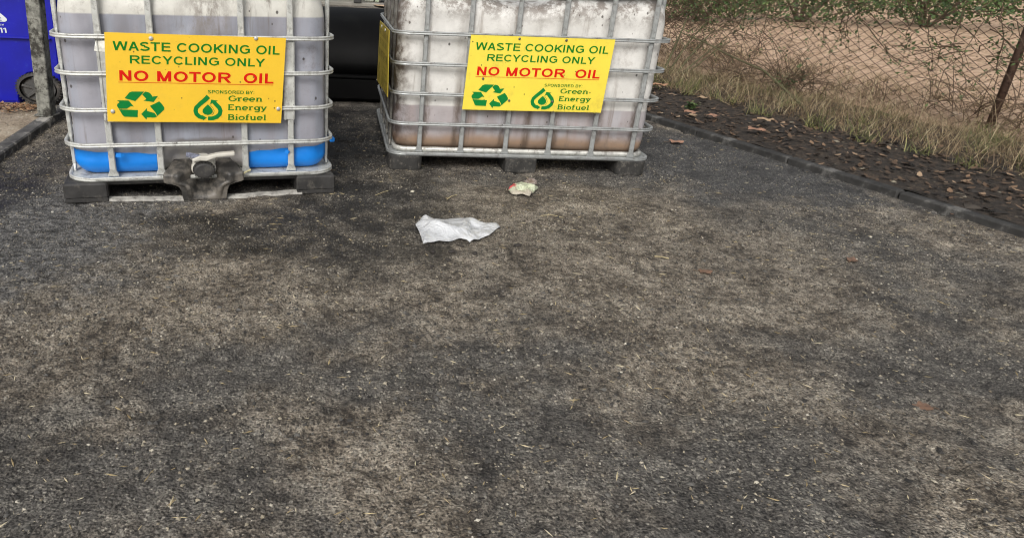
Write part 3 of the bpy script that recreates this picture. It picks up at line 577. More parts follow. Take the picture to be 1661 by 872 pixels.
# artwork measured on the left sign, in picture units of that sign: u along, v down
def uv3(p):
    x,y=p; xl=93+(y-108)*.0356; xr=1522-(y-155)*.0584; u=(x-xl)/(xr-xl); yt=108+47*u; yb=810+13*u; return (u,(y-yt)/(yb-yt))
recyc=[[(245,620),(280,574),(300,566),(393,567),(375,588),(325,643)],
[(399,567),(425,572),(440,582),(456,606),(498,602),(464,650),(388,640),(410,626),(378,590)],
[(436,682),(508,645),(530,668),(547,695),(546,712),(494,764),(478,735)],
[(370,748),(414,700),(414,722),(474,740),(490,768),(474,777),(414,775),(410,793)],
[(203,709),(345,716),(343,773),(245,770),(232,760)],
[(188,637),(274,638),(316,688),(292,683),(262,704),(203,706),(188,684),(190,668),(207,652)]]
def sign(name,label,root_loc,rz,C,mat,dirty=False,bolts=(),bs=.9,faded=False):
    """C: local corners TL,TR,BR,BL; the panel faces local -y (C carries full 3-D corners)"""
    C=[Vector(c) for c in C]; t=thing(name,label,'sign',root_loc,rz)
    nrm=(C[3]-C[0]).cross(C[1]-C[0]).normalized()   # outward
    def at(u,v,off=0): p=(C[0]*(1-u)+C[1]*u)*(1-v)+(C[3]*(1-u)+C[2]*u)*v; return p+nrm*(off+.0025*math.sin(u*5+.6)*(v-.4))
    nu,nv_=24,10; V=[];F=[]
    for side,o_ in ((0,0),(1,-.003)):
        for j in range(nv_+1):
            for i_ in range(nu+1): V.append(at(i_/nu,j/nv_,o_))
    n1=(nu+1)*(nv_+1)
    for j in range(nv_):
        for i_ in range(nu):
            a=j*(nu+1)+i_; F.append((a,a+nu+1,a+nu+2,a+1)); F.append((n1+a,n1+a+1,n1+a+nu+2,n1+a+nu+1))
    for i_ in range(nu): F.append((i_,i_+1,n1+i_+1,n1+i_)); a=nv_*(nu+1)+i_; F.append((a+1,a,n1+a,n1+a+1))
    for j in range(nv_): a=j*(nu+1); F.append((a+nu+1,a,n1+a,n1+a+nu+1)); a+=nu; F.append((a,a+nu+1,n1+a+nu+1,n1+a))
    panel=link('panel',mesh('panel',V,F,mat),t)
    def prt(nm,V2,F2,m):
        if faded: m=p_fade
        link(nm,mesh(nm,[at(p[0],p[1],.0009+(p[2] if len(p)>2 else 0)) for p in V2],F2,m),t)
    def line(s,u0,u1,va,vb,m,off):   # va top, vb baseline
        for V2,F2 in sans_text(s,off): prt('lettering',[(u0+(u1-u0)*x,vb+(va-vb)*y,k) for x,y,k in V2],F2,m)
    line('WASTE COOKING OIL',.041,.967,.092,.190,p_green,.128)
    line('RECYCLING ONLY',.130,.885,.242,.332,p_green,.128)
    line('NO MOTOR  OIL',.070,.940,.410,.526,p_red,.145)
    prt('underline',[(.065,.541),(.94,.541),(.94,.5465),(.065,.5465)],[(0,1,2,3)],p_red)
    line('SPONSORED BY:',.56,.83,.617,.655,p_green,.125)
    for s,u0,u1,va,vb in (('Green',.68,.88,.678,.742),('Energy',.68,.91,.782,.848),('Biofuel',.68,.908,.900,.966)):
        V2,F2=slab_text(s); prt('lettering',[(u0+(u1-u0)*x,vb+(va-vb)*y) for x,y in V2],F2,p_green)
    V2=[];F2=[]
    for P in recyc: n=len(V2); V2+=[uv3(p) for p in P]; F2.append(tuple(range(n,n+len(P))))
    prt('recycling_emblem',V2,F2,p_teal)
    V2=[];F2=[]
    def rb(P,w_):
        v,f=ribbon(P,w_); n=len(V2); V2.extend([uv3(p) for p in v]); F2.extend([tuple(i+n for i in q) for q in f])
    rb([(892,606),(862,636),(825,666),(796,696),(790,722),(798,748),(822,770),(850,780)],[38,36,34,34,34,34,32,28])
    n=len(V2); V2+= [uv3(p) for p in [(838,755),(880,778),(850,800)]]; F2.append((n,n+1,n+2))
    rb([(932,648),(955,672),(978,696),(988,722),(982,750),(958,772),(925,784),(888,784)],[30,32,34,34,34,34,32,30])
    n=len(V2); V2+= [uv3(p) for p in [(905,668),(914,632),(968,640)]]; F2.append((n,n+1,n+2))
    n=len(V2); dp=[(888,670)]+[(910,692),(926,714),(926,734),(912,750),(888,756),(862,750),(846,734),(846,714),(862,692)]; V2+= [uv3(p) for p in dp]; F2.append(tuple(range(n,n+len(dp))))
    rb([(900,668),(926,698),(938,722),(932,744),(918,756)],3.0)
    prt('drop_emblem',V2,F2,p_teal)
    bm_=MB().lathe([(0,.0085*bs),(.002,.0085*bs),(.004,.005*bs)],10,(0,0,0),nrm,Vector((0,0,1))).make('bolt',g_A if bs>.8 else g_dirty,True)
    for (u,v) in bolts: link('bolt',bm_,t,at(u,v,.0005))
    return t
# ---------------------------------------------------------------- IBC tanks
RP=[(.001,-.0078),(.006,-.0078),(.0085,-.0058),(.0085,-.003),(.0062,-.0008),(.0062,.0008),(.0085,.003),(.0085,.0058),(.006,.0078),(.001,.0078),(-.002,.005),(-.002,-.005)]
def ring_mesh(name,W,D,r,prof,m,nc=8,gap=None,sc_=1):
    P=[]
    for cx_,cy_,a0 in ((W-r,r,-90),(W-r,D-r,0),(-W+r,D-r,90),(-W+r,r,180)):
        for k in range(nc+1):
            a=R(a0+90*k/nc); P.append((cx_+r*math.cos(a),cy_+r*math.sin(a),math.cos(a),math.sin(a)))
    n=len(P); m_=len(prof); V=[];F=[]
    for x,y,nx,ny in P:
        for o_,z in prof: V.append((x+nx*(o_*sc_-.0085*sc_),y+ny*(o_*sc_-.0085*sc_),z*sc_))
    for i_ in range(n):
        if gap and i_==n-1: continue
        for k in range(m_): F.append((i_*m_+k,((i_+1)%n)*m_+k,((i_+1)%n)*m_+(k+1)%m_,i_*m_+(k+1)%m_))
    me=mesh(name,V,F,m,True); return me
def post_mesh(name,z0,z1,w_,d,m,cross):
    lv=[(z0,w_*1.75,d*.5),(z0+.008,w_*1.6,d*.55),(z0+.022,w_*1.05,d*.9)]
    zs=sorted(cross)
    for zc in zs: lv+=[(zc-.016,w_,d),(zc-.009,w_*1.08,d*.7),(zc+.009,w_*1.08,d*.7),(zc+.016,w_,d)]
    lv.append((z1,w_,d)); V=[];F=[]
    for z,a,b_ in lv:
        a/=2;b_/=2;c=min(a,b_)*.45
        V+=[(-a+c,-b_,z),(a-c,-b_,z),(a,-b_+c,z),(a,b_-c,z),(a-c,b_,z),(-a+c,b_,z),(-a,b_-c,z),(-a,-b_+c,z)]
    for i_ in range(len(lv)-1):
        for k in range(8): F.append((i_*8+k,i_*8+(k+1)%8,i_*8+8+(k+1)%8,i_*8+8+k))
    F+=[tuple(range(7,-1,-1)),tuple(range(len(lv)*8-8,len(lv)*8))]
    return mesh(name,V,F,m)
def perim(W,y0,y1,rc,nf,ns,nc=10):
    P=[]
    def edge(a,b_,n,nn):
        for k in range(n): t=k/n; P.append((a[0]+(b_[0]-a[0])*t,a[1]+(b_[1]-a[1])*t,nn[0],nn[1]))
    def cor(cx_,cy_,a0):
        for k in range(nc): a=R(a0+90*k/nc); P.append((cx_+rc*math.cos(a),cy_+rc*math.sin(a),math.cos(a),math.sin(a)))
    edge((-W+rc,y0),(W-rc,y0),nf,(0,-1)); cor(W-rc,y0+rc,-90); edge((W,y0+rc),(W,y1-rc),ns,(1,0)); cor(W-rc,y1-rc,0)
    edge((W-rc,y1),(-W+rc,y1),nf//3,(0,1)); cor(-W+rc,y1-rc,90); edge((-W,y1-rc),(-W,y0+rc),ns,(-1,0)); cor(-W+rc,y0+rc,180)
    return np.array(P)
def bottle_fn(W,D,zb,zt,rb,rt,grooves,recess,seed,dent):
    P=perim(W,.034,D-.034,.075,110,34)
    def wall(z,extra=0):
        """positions of the perimeter at height z (array len(P) or scalar)"""
        z=np.broadcast_to(np.asarray(z,float),(len(P),)).copy()
        tb=np.clip((z-zb)/rb,0,1); ib=.052*(1-np.sqrt(np.clip(1-(1-tb)**2,0,1)))
        tt=np.clip((zt-z)/rt,0,1); it=.085*(1-np.sqrt(np.clip(1-(1-tt)**2,0,1)))
        mid=sstep(0,1,tb)*sstep(0,1,tt)
        d=-(ib+it)+extra
        front=(P[:,3]<-.7)|(P[:,3]>.7)
        for g in grooves: d=d-np.where(front,.009*np.exp(-((P[:,0]-g)/.017)**2),0)*mid
        d=d+mid*(.016*fbm(P[:,0]*1+P[:,1]*.7+5,z*1.3,5,3,seed)+.006*fbm(P[:,0]*1+P[:,1]*.7+5,z*1.2,16,3,seed+9))
        d=d+mid*.006*np.where(front,np.cos(P[:,0]*9),0)
        x=P[:,0]+P[:,2]*d; y=P[:,1]+P[:,3]*d
        if recess:
            cx_,hw,zh,dep=recess; f_=sstep(0,.055,hw-np.abs(P[:,0]-cx_)-.25*(z-zb))*sstep(0,.05,zh-z)*(P[:,3]<-.5)
            y=y+dep*f_
        zo=z-dent(P[:,0])*sstep(zt-rt*1.4,zt,z)
        return np.stack([x,y,zo],-1)
    return P,wall
def bottle(name,fn,zb,zt,rb,rt,D,m,parent):
    P,wall=fn; n=len(P); rings=[]
    zs=[zb+rb*(1-math.cos(R(a))) for a in (0,12,25,40,55,70,90)]+list(np.linspace(zb+rb,zt-rt,44))[1:-1]+[zt-rt*(1-math.sin(R(a))) for a in (0,12,25,38,50,62,74,83,90)]
    for z in zs: rings.append(wall(z))
    V=np.concatenate(rings); F=[]
    c0=np.array([0,D/2,0]); 
    def capr(r,k): q=r.copy(); q[:,:2]=c0[:2]+(q[:,:2]-c0[:2])*k; return q
    tops=[capr(rings[-1],k) for k in (.93,.8,.55,.25,.12)]
    allr=rings+tops; V=np.concatenate(allr)
    for j in range(len(allr)-1):
        for i_ in range(n): F.append((j*n+i_,j*n+(i_+1)%n,(j+1)*n+(i_+1)%n,(j+1)*n+i_))
    F.append(tuple(range(n-1,-1,-1))); F.append(tuple(range((len(allr)-1)*n,len(allr)*n)))
    return link(name,mesh(name,V,F,m,True),parent)
def ibc(label,loc,rz,W,D,zbase,rings,front,sides,back,bot,steel,side_steel,pw,ringr,top=.775):
    t=thing('ibc_tank',label,'tank',loc,rz,'caged oil collection tanks')
    rm=ring_mesh('cage_ring',W,D,ringr,RP,steel)
    for z in rings: link('cage_ring',rm,t,(0,0,z))
    tr=ring_mesh('cage_top_rail',W,D,ringr,RP,steel,sc_=1.3); link('cage_top_rail',tr,t,(0,0,top))
    pm=post_mesh('cage_post',zbase+.006,top+.004,pw,.015,steel,rings); ps=post_mesh('side_cage_post',zbase+.006,top+.004,pw,.015,side_steel,rings)
    for x in front: link('cage_post',pm,t,(x,.0195,0))
    for y in sides:
        link('cage_post',ps,t,(-W+.0195,y,0),R(90)); link('cage_post',pm,t,(W-.0195,y,0),R(90))
    for x in back: link('cage_post',pm,t,(x,D-.0195,0))
    return t
# ---- left tank
A_loc=(-.6317,2.593,0); A_rz=.2623
tA=ibc('caged tank of murky grey oil with bright blue film along its foot',A_loc,A_rz,.5,1.2,.0794,[.2026,.3294,.4551,.5775],[-.335,-.164,.148,.323],[.135,.4,.65,.9,1.07],[-.33,-.16,.16,.33],None,g_A,g_A,.0225,.10)
nod=lambda x:0*x
fA=bottle_fn(.466,1.2,.084,.748,.055,.10,[],(-.008,.172,.19,.038),4,nod)
btA=bottle('bottle',fA,.084,.748,.055,.10,1.2,mA.m,tA)
# blue film wrapped round the foot of the bottle, either side of the valve recess
P,wall=fA
def band(sel,name):
    idx=[i for i in range(len(P)) if sel(P[i])]; idx=sorted(idx,key=lambda i:(i-len(P)//2)%len(P)) ; n=len(idx); V=[];F=[]; nz=14
    for k in range(nz+1):
        zt_=.160+.018*np.clip((np.abs(P[:,0])-.17)/.29,0,1)+.0012*np.sin(P[:,0]*70); z=.0865+(zt_-.0865)*k/nz
        q=wall(z,.003); V+= [tuple(q[i]) for i in idx]
    for k in range(nz):
        for j in range(n-1):
            if (idx[j+1]-idx[j])%len(P)==1: F.append((k*n+j,k*n+j+1,(k+1)*n+j+1,(k+1)*n+j))
    link(name,mesh(name,V,F,m_blue,True),tA)
band(lambda p:p[0]<-.175 and p[1]<.75,'blue_film'); band(lambda p:p[0]>.158 and p[1]<.75,'blue_film')
for x,z,s in ((-.317,.166,.028),(.300,.163,.018)):
    b=MB(); b.add([(x-.004,.006,z-.006),(x+s*.55,.004,z-.009),(x+s,.008,z-.001),(x+s*.6,.004,z+.006),(x,.006,z+.007)],[(0,1,2,3,4)]); b.add([(x-.004,.008,z-.006),(x+s*.55,.006,z-.009),(x+s,.010,z-.001),(x+s*.6,.006,z+.006),(x,.008,z+.007)],[(4,3,2,1,0)]); link('blue_film_tab',b.make('blue_film_tab',m_blue),tA)
b=MB(); b.box((.492,.10,.172),(.512,.135,.190),.003); link('blue_film_tab',b.make('blue_film_tab',m_blue),tA)
# metal tray and pallet
def tray(parent,W,D,z,m,r=.08,dish=.004):
    P=[]
    for k_,(inset,dz_) in enumerate(((0,-.006),(0,.0),(.012,.002),(.03,dish),(.09,dish+.002),(.3,dish))):
        for cx_,cy_,a0 in ((W-r,r,-90),(W-r,D-r,0),(-W+r,D-r,90),(-W+r,r,180)):
            for k in range(9):
                a=R(a0+90*k/8); rr_=max(.005,r-inset); ix=min(inset,.25); P.append((cx_+math.copysign(1,cx_)*(-(ix-(r-rr_)) if ix>r-rr_ else 0)+rr_*math.cos(a),min(max(cy_+rr_*math.sin(a),ix),D-ix),z+dz_))
    n=36;F=[]
    for k in range(5):
        for i_ in range(n): F.append((k*n+i_,k*n+(i_+1)%n,(k+1)*n+(i_+1)%n,(k+1)*n+i_))
    F.append(tuple(range(5*n,6*n))); F.append(tuple(range(n-1,-1,-1)))
    link('base_tray',mesh('base_tray',P,F,m,False),parent)
tray(tA,.487,1.187,.0775,g_A,.09)
rimA=ring_mesh('base_rim',.5,1.2,.10,[(-.012,-.006),(.004,-.0075),(.0085,-.004),(.0085,.0005),(.006,.0022),(.0085,.0045),(.0075,.0085),(.001,.009),(-.004,.005)],g_A); link('base_rim',rimA,tA,(0,0,.0755))
def round_foot(parent,x0,x1,y0,y1,h,r,m):
    V=[];n=0
    for z,i_ in ((-.004,.002),(.003,0),(h-.003,0),(h,.003)):
        for cx_,cy_,a0 in ((x1-r,y0+r,-90),(x1-r,y1-r,0),(x0+r,y1-r,90),(x0+r,y0+r,180)):
            for k in range(6): a=R(a0+90*k/5); V.append((cx_+(r-i_)*math.cos(a),cy_+(r-i_)*math.sin(a),z))
    F=[(j*24+k,j*24+(k+1)%24,j*24+24+(k+1)%24,j*24+24+k) for j in range(3) for k in range(24)]+[tuple(range(23,-1,-1)),tuple(range(72,96))]
    link('pallet_foot',mesh('pallet_foot',V,F,m),parent)
def foot(parent,x0,x1,y0,y1,h,bev=.006):
    b=MB(); b.box((x0+.002,y0+.003,-.004),(x1-.002,y1-.003,.012),.002); b.box((x0,y0,.010),(x1,y1,h),bev); link('pallet_foot',b.make('pallet_foot',m_blackp),parent)
for y0,y1 in ((-.012,.16),(.52,.68),(1.04,1.2)):
    foot(tA,-.512,-.358,y0,y1,.068); foot(tA,.340,.494,y0,y1,.068)
    if y0>0: foot(tA,-.08,.08,y0,y1,.068)
m_skid=simple('worn_white_skid',(.38,.37,.34),.7,.4,25,dirt=(.10,.09,.08),dscale=35,damt=(.5,.7),bump=.8,bd=.004)
def skid(x0,y0,x1,y1):
    V=[];n=9
    for k in range(n+1):
        t_=k/n; x=x0+(x1-x0)*t_; y=y0+(y1-y0)*t_+.003*math.sin(k*1.9)
        V+=[(x,y-.014,-.004),(x,y-.012,.004),(x,y+.013,.0075),(x,y+.016,-.004)]
    F=[(0,1,2,3),(4*n+3,4*n+2,4*n+1,4*n)]
    for k in range(n):
        for q in range(4): F.append((k*4+q,k*4+4+q,k*4+4+(q+1)%4,k*4+(q+1)%4))
    link('skid_bar',mesh('skid_bar',V,F,m_skid),tA)
skid(-.40,.012,-.07,-.026); skid(.05,-.026,.362,.006)
b=MB(); b.box((-.50,.02,.050),(.49,1.18,.069),.004); link('pallet_deck',b.make('pallet_deck',m_blackp),tA)
# valve shroud: black moulded surround with a scooped centre
nu,nv_=49,32; V=[];F=[]
for j in range(nv_+1):
    tv=j/nv_              # 0 bottom .. 1 top back
    for i_ in range(nu+1):
        s=-1+2*i_/nu
        z=tv/.72*.098 if tv<.72 else .098+.028*(tv-.72)/.28
        hw=np.interp(z,[0,.035,.054,.063,.070,.098,.126],[.079,.084,.092,.112,.146,.146,.104])
        x=-.012+s*hw
        y=-.040 if tv<.72 else -.040+(tv-.72)/.28*.10
        sc1=max(0,1-abs(s)/.62); bowl=sstep(0,.8,sc1)*sstep(.006,.06,z)
        y+= .085*float(bowl)
        y+= .012*float(sstep(.6,1,abs(s))*sstep(.03,.01,z))*0
        y+= -.013*math.exp(-((abs(s)-.66)/.07)**2)*float(sstep(.0,.05,z))*(1 if tv<.8 else 0)
        V.append((x,y,z))
for j in range(nv_):
    for i_ in range(nu): a=j*(nu+1)+i_; F.append((a,a+1,a+nu+2,a+nu+1))
sh=link('valve_shroud',mesh('valve_shroud',V,F,m_shroud,True),tA); md=sh.modifiers.new('solid','SOLIDIFY'); md.thickness=.006; md.offset=1
for x,z,y in ((-.122,.100,.0),(-.118,.082,-.020),(.108,.104,.0),(.112,.082,-.020)):
    b=MB(); b.lathe([(0,.0075),(.004,.0075),(.006,.004)],8,(x,y-.004,z),(0,-.6,1),(1,0,0)); link('shroud_bolt',b.make('shroud_bolt',g_A,True),tA)
b=MB(); b.tube([(.10,-.020,.074),(.122,-.022,.079),(.142,-.012,.092),(.165,.0,.098)],.0035,6); link('bent_strip',b.make('bent_strip',simple('pale_yellow_strip',(.55,.50,.28),.5)),tA)
# valve
vr=link('valve',None,tA,(-.010,-.028,.111))
sq=Matrix.Diagonal((1,1,.74,1))
def sqz(b): b.V=[(v[0],v[1],v[2]*.74) for v in b.V]; return b
b=sqz(MB().lathe([(0.012,.042),(.02,.046),(.05,.046),(.055,.040),(.13,.036)],28,(0,0,0),(0,1,0),(1,0,0))); link('valve_body',b.make('valve_body',m_white,True),vr)
b=sqz(MB().lathe([(-.018,.030),(-.016,.037),(-.004,.040),(.018,.042)],28,(0,0,0),(0,1,0),(1,0,0)));
for k in range(20):
    a=2*math.pi*k/20; b.box((.039*math.cos(a)-.002,-.012,(.039*math.sin(a)-.002)*.74),(.039*math.cos(a)+.003,.012,(.039*math.sin(a)+.003)*.74))
link('dust_cap',b.make('dust_cap',m_blackp),vr)
b=MB(); b.box((-.040,.012,.010),(.044,.06,.038),.008); b.lathe([(0,.02),(.014,.018)],14,(-.0,.035,.036),(0,0,1),(1,0,0)); link('valve_neck',b.make('valve_neck',m_white),vr)
hb=MB(); pts=[(-.040,.0,.040),(-.01,.0,.047),(.012,-.004,.046),(.034,-.010,.055),(.058,-.012,.060),(.114,-.014,.064)]
V=[];ws=[.008,.012,.012,.010,.0095,.0095]
for (x,y,z),h_ in zip(pts,ws): V+=[(x,y-.014,z-h_*.75),(x,y+.014,z-h_*.75),(x,y+.014,z+h_*.75),(x,y-.014,z+h_*.75)]
F=[(0,3,2,1),(20,21,22,23)]
for k in range(5):
    for q in range(4): F.append((k*4+q,k*4+(q+1)%4,k*4+4+(q+1)%4,k*4+4+q))
hm=mesh('valve_handle',V,F,m_white); ho=link('valve_handle',hm,vr); bv=ho.modifiers.new('b','BEVEL'); bv.width=.004; bv.segments=2
b=MB(); b.box((-.026,-.001,-.009),(.026,.001,.009)); tg=link('valve_tag',b.make('valve_tag',simple('grey_blue_tag',(.13,.14,.19),.5,.7,150)),vr,(-.036,-.004,.056)); tg.rotation_euler=(R(-35),R(14),0)
# plates behind the sign
for x0,x1 in ((-.345,-.30),(.295,.338)): b=MB(); b.box((x0,.0095,.285),(x1,.0125,.566),.001); b.box((x0+.004,.006,.285),(x0+.008,.0105,.566)); b.box((x1-.008,.006,.285),(x1-.004,.0105,.566)); link('sign_plate',b.make('sign_plate',g_A),tA)
b=MB(); b.add([(-.352,.0085,.53),(-.305,.0085,.525),(-.305,.0085,.562),(-.345,.0085,.56),(-.348,.0085,.545)],[(0,1,2,3,4)]); link('torn_sticker',b.make('torn_sticker',simple('torn_paper',(.78,.78,.72),.7,.3,60)),tA)
b=MB().lathe([(0,.09),(.02,.09),(.025,.085),(.04,.085)],32,(0,.6,.745),(0,0,1),(1,0,0)); link('screw_lid',b.make('screw_lid',m_blackp,True),tA)
sign('notice_sign','warm yellow oil recycling sign wired to the front of the left tank',A_loc,A_rz,[(-.310,-.012,.593),(.304,-.012,.581),(.282,-.012,.277),(-.332,-.012,.293)],y_A,bolts=((.245,.05),(.826,.012),(.03,.88),(.978,.825)))
# ---- right tank
B_loc=(.6538,3.1196,0); B_rz=.06
tB=ibc('caged white tank nearly empty above a low brown band, signs on two sides',B_loc,B_rz,.6,1.0,.0689,[.2014,.3296,.4533,.5766],[-.459,-.273,-.073,.122,.3185,.5026],[.15,.36,.60,.83],[-.46,-.27,-.07,.12,.32,.50],None,g_B,g_dirty,.0195,.075)
dentB=lambda x: .046*np.exp(-((x+.05)/.17)**4)+.01*np.exp(-((x-.3)/.1)**2)
fB=bottle_fn(.576,1.0,.076,.752,.055,.10,[-.459,-.273,-.073,.122,.3185,.5026],None,14,dentB)
bottle('bottle',fB,.076,.752,.055,.10,1.0,mB.m,tB)
tray(tB,.587,.987,.068,g_B,.07)
link('base_rim',ring_mesh('base_rim',.6,1.0,.075,[(-.012,-.006),(.004,-.0075),(.0085,-.004),(.0085,.0005),(.006,.0022),(.0085,.0045),(.0075,.0085),(.001,.009),(-.004,.005)],g_B),tB,(0,0,.066))
link('base_pipe',ring_mesh('base_pipe',.575,.95,.06,[(.011*math.cos(R(a))-.002,.011*math.sin(R(a))) for a in range(0,360,30)],galv('clean_galvanised_pipe',(.62,.62,.58),.5,amt=(.5,.66))),tB,(0,.025,.083))
m_footB=simple('dusty_grey_foot',(.028,.027,.025),.75,.4,30,dirt=(.10,.092,.08),dscale=45,damt=(.5,.66),bump=.6,bd=.004)
for y0,y1 in ((.0,.15),(.42,.58),(.85,1.0)):
    for x0,x1 in ((-.592,-.442),(-.070,.072),(.442,.576)): round_foot(tB,x0,x1,y0-.010,y1,.0605,.035 if abs(x0)>.3 else .008,m_footB)
b=MB(); b.box((-.585,.13,.044),(.57,.90,.0585),.004); link('pallet_deck',b.make('pallet_deck',m_blackp),tB)
for y0 in (.44,.90): b=MB(); b.box((-.58,y0,-.002),(.56,y0+.09,.006),.002); link('pallet_runner',b.make('pallet_runner',m_blackp),tB)
b=MB().lathe([(0,.09),(.02,.09),(.025,.085),(.04,.085)],32,(0,.5,.745),(0,0,1),(1,0,0)); link('screw_lid',b.make('screw_lid',m_blackp,True),tB)
sign('notice_sign','paler yellow oil recycling sign on the long front of the right tank',B_loc,B_rz,[(-.277,-.012,.578),(.332,-.012,.579),(.323,-.012,.275),(-.287,-.012,.272)],y_B,bolts=((.335,.03),(.66,.03),(.635,.86),(.325,.86),(.12,.57)),bs=.62)
sign('notice_sign','grimy yellow sign seen edge on, on the left side of the right tank',B_loc,B_rz,[(-.622,.590,.573),(-.622,-.062,.590),(-.615,-.035,.318),(-.622,.620,.286)],y_S,bolts=((.3,.05),(.7,.05)),faded=True)
# ---------------------------------------------------------------- blue bins on the left
def wheelie(label,loc,rz,emblem):
    t=thing('wheelie_bin',label,'bin',loc,rz,'blue wheelie bins')
    prof=[(-.62,.0),(-.14,.0),(-.135,.05),(-.11,.12),(-.06,.165),(.0,.178),(.06,.165),(.105,.13),(.12,.12),(.145,.72),(-.70,.72)]
    V=[];F=[];n=len(prof)
    for y,i_ in ((0.012,.006),(0,0.012),(.0,.012),(.56,.012),(.56,.012),(.548,.006)):
        pass
    lay=[(.0,.010),(.008,.0),(.55,.0),(.558,.010)]; c=(-.25,.4)
    for y,ins in lay:
        for x,z in prof: k=1-ins/.3; V.append((c[0]+(x-c[0])*k,y+ (0.03*(1-z/.72) if y<.3 else -.03*(1-z/.72)),c[1]+(z-c[1])*k))
    for j in range(3):
        for i_ in range(n): F.append((j*n+i_,j*n+(i_+1)%n,(j+1)*n+(i_+1)%n,(j+1)*n+i_))
    F.append(tuple(range(n-1,-1,-1))); F.append(tuple(range(3*n,4*n)))
    bd=link('body',mesh('body',V,F,m_bin),t)
    b=MB(); b.box((-.75,-.02,.72),(.18,.58,.745),.008); link('lid',b.make('lid',m_bin),t)
    b=MB(); b.box((-.74,-.016,.690),(.17,.574,.716),.006); link('rim',b.make('rim',m_bin),t)
    b=MB(); b.box((-.40,-.004,.352),(.10,.020,.359),.002); link('moulding',b.make('moulding',m_bin),t)
    b=MB(); b.tube([(0,.02,.085),(0,.54,.085)],.01,8); link('axle',b.make('axle',m_tyre),t)
    for y in (.0,.51):
        b=MB(); b.lathe([(0,.105),(.003,.120),(.010,.127),(.035,.127),(.042,.120),(.045,.105),(.04,.095),(.03,.09),(.015,.09),(.005,.095)],36,(0,0,0),(0,1,0),(1,0,0)); b.F=b.F[:-2]
        for k in range(36): a=2*math.pi*k/36; M_=Matrix.Rotation(a,4,'Y'); b.box((.122,.004,-.004),(.132,.041,.004),0,M_)
        b.V=[(v[0],v[1],v[2]*.69) for v in b.V]; wl=link('wheel',None,t,(0,y-.012,.088)); link('tyre',b.make('tyre',m_tyre),wl)
        b=MB(); b.lathe([(-.002,.028),(.046,.028)],16,(0,0,0),(0,1,0),(1,0,0)); b.lathe([(.016,.094),(.026,.094)],28,(0,0,0),(0,1,0),(1,0,0))
        for k in range(6): M_=Matrix.Rotation(2*math.pi*k/6+.3,4,'Y'); b.box((.02,.004,-.010),(.096,.018,.010),.003,M_)
        b.V=[(v[0],v[1],v[2]*.69) for v in b.V]; link('hub',b.make('hub',simple('grey_hub',(.055,.054,.052),.6)),wl)
    if emblem:
        def yy(z): return .03*(1-z/.72)-.0025
        def pr(nm,P2,F2,m,o_=0): link(nm,mesh(nm,[(x,yy(z)-o_,z) for x,z in P2],F2,m),t)
        P2=arc(-.137,.447,.016,.012,-80,40,5)+arc(-.225,.533,.012,.010,45,135,5)+arc(-.313,.447,.016,.012,140,260,5); pr('triangle_emblem',P2,[tuple(range(len(P2)))],p_white)
        for s,x0,x1,z0,z1,m,off,o_ in (('LE',-.176,-.150,.440,.456,p_blue,.13,.001),('NTY',-.176,-.143,.412,.423,p_white,.13,0),('11',-.176,-.134,.378,.404,p_white,.15,0)):
            [pr('lettering',[(x0+(x1-x0)*p[0],z0+(z1-z0)*p[1]) for p in V2],F2,m,o_) for V2,F2 in sans_text(s,off)]
    return t
wheelie('blue wheelie bin with white triangle emblem and black wheel, behind the steel post',(-1.88,3.99,.028),0,True)
wheelie('second blue bin half hidden between the steel post and the left tank',(-1.60,4.68,.028),0,False)
# ---------------------------------------------------------------- dark container in the gap and things far behind
m_cont=simple('matt_black_container',(.0030,.0030,.0030),.6,.25,8,dirt=(.006,.006,.0055),dscale=4,bump=.2,spec=.09)
ct=thing('dark_container','low black container with a curved lid in the gap behind both tanks','container',(-.05,4.60,0))
b=MB(); b.box((-1.0,0,.012),(1.05,1.3,.150),.012); link('body',b.make('body',m_cont),ct)
b=MB(); b.box((-1.01,-.008,.150),(1.06,1.31,.164),.003); link('rim',b.make('rim',m_cont),ct)
b=MB(); lp=[(.06+.58-.58*math.cos(math.pi*k/24),.166+.358*math.sin(math.pi*k/24)**.8) for k in range(25)]; V=[];F=[]
for x in (-1.0,1.05):
    for y,z in lp: V.append((x,y,z))
for k in range(len(lp)-1): F.append((k,len(lp)+k,len(lp)+k+1,k+1))
F.append(tuple(range(len(lp)))[::1]); F.append(tuple(range(len(lp),2*len(lp)))[::-1]); F.append((0,len(lp)-1,2*len(lp)-1,len(lp)))
lo=link('lid',mesh('lid',V,F,m_cont),ct); lo.data.polygons.foreach_set('use_smooth',[len(p.vertices)==4 for p in lo.data.polygons])
b=MB(); b.tube([(-.06+.1,-.028,.150),(.0+.1,-.032,.156),(.06+.1,-.028,.150)],.003,5); link('handle',b.make('handle',g_B),ct)
m_conc=simple('weathered_concrete',(.20,.19,.165),.9,.25,3,bump=.3); m_pale=simple('pale_painted_block',(.42,.43,.36),.8,.15,3,bump=.2)
b=MB(); b.box((-6,14.0,-.02),(8,15.2,.05),.01); link('far_pavement',b.make('far_pavement',m_conc),kind='structure')
b=MB(); b.box((-.07,-.07,0),(.07,.07,2.4),.01); thing('square_pillar','dark square pillar far behind the gap between the tanks','pillar',(-.437,14.05,.045),data=b.make('square_pillar',simple('dark_pillar',(.03,.03,.028),.7)))
for x0,x1,lb in ((-.83,-.50,'pale low block far behind, left of the dark pillar'),(-.315,-.14,'pale low block far behind, right of the dark pillar')):
    b=MB(); b.box((x0,0,0),(x1,.5,.5),.012); thing('concrete_block',lb,'block',(0,14.5,.05),group='pale blocks far behind',data=b.make('concrete_block',m_pale))
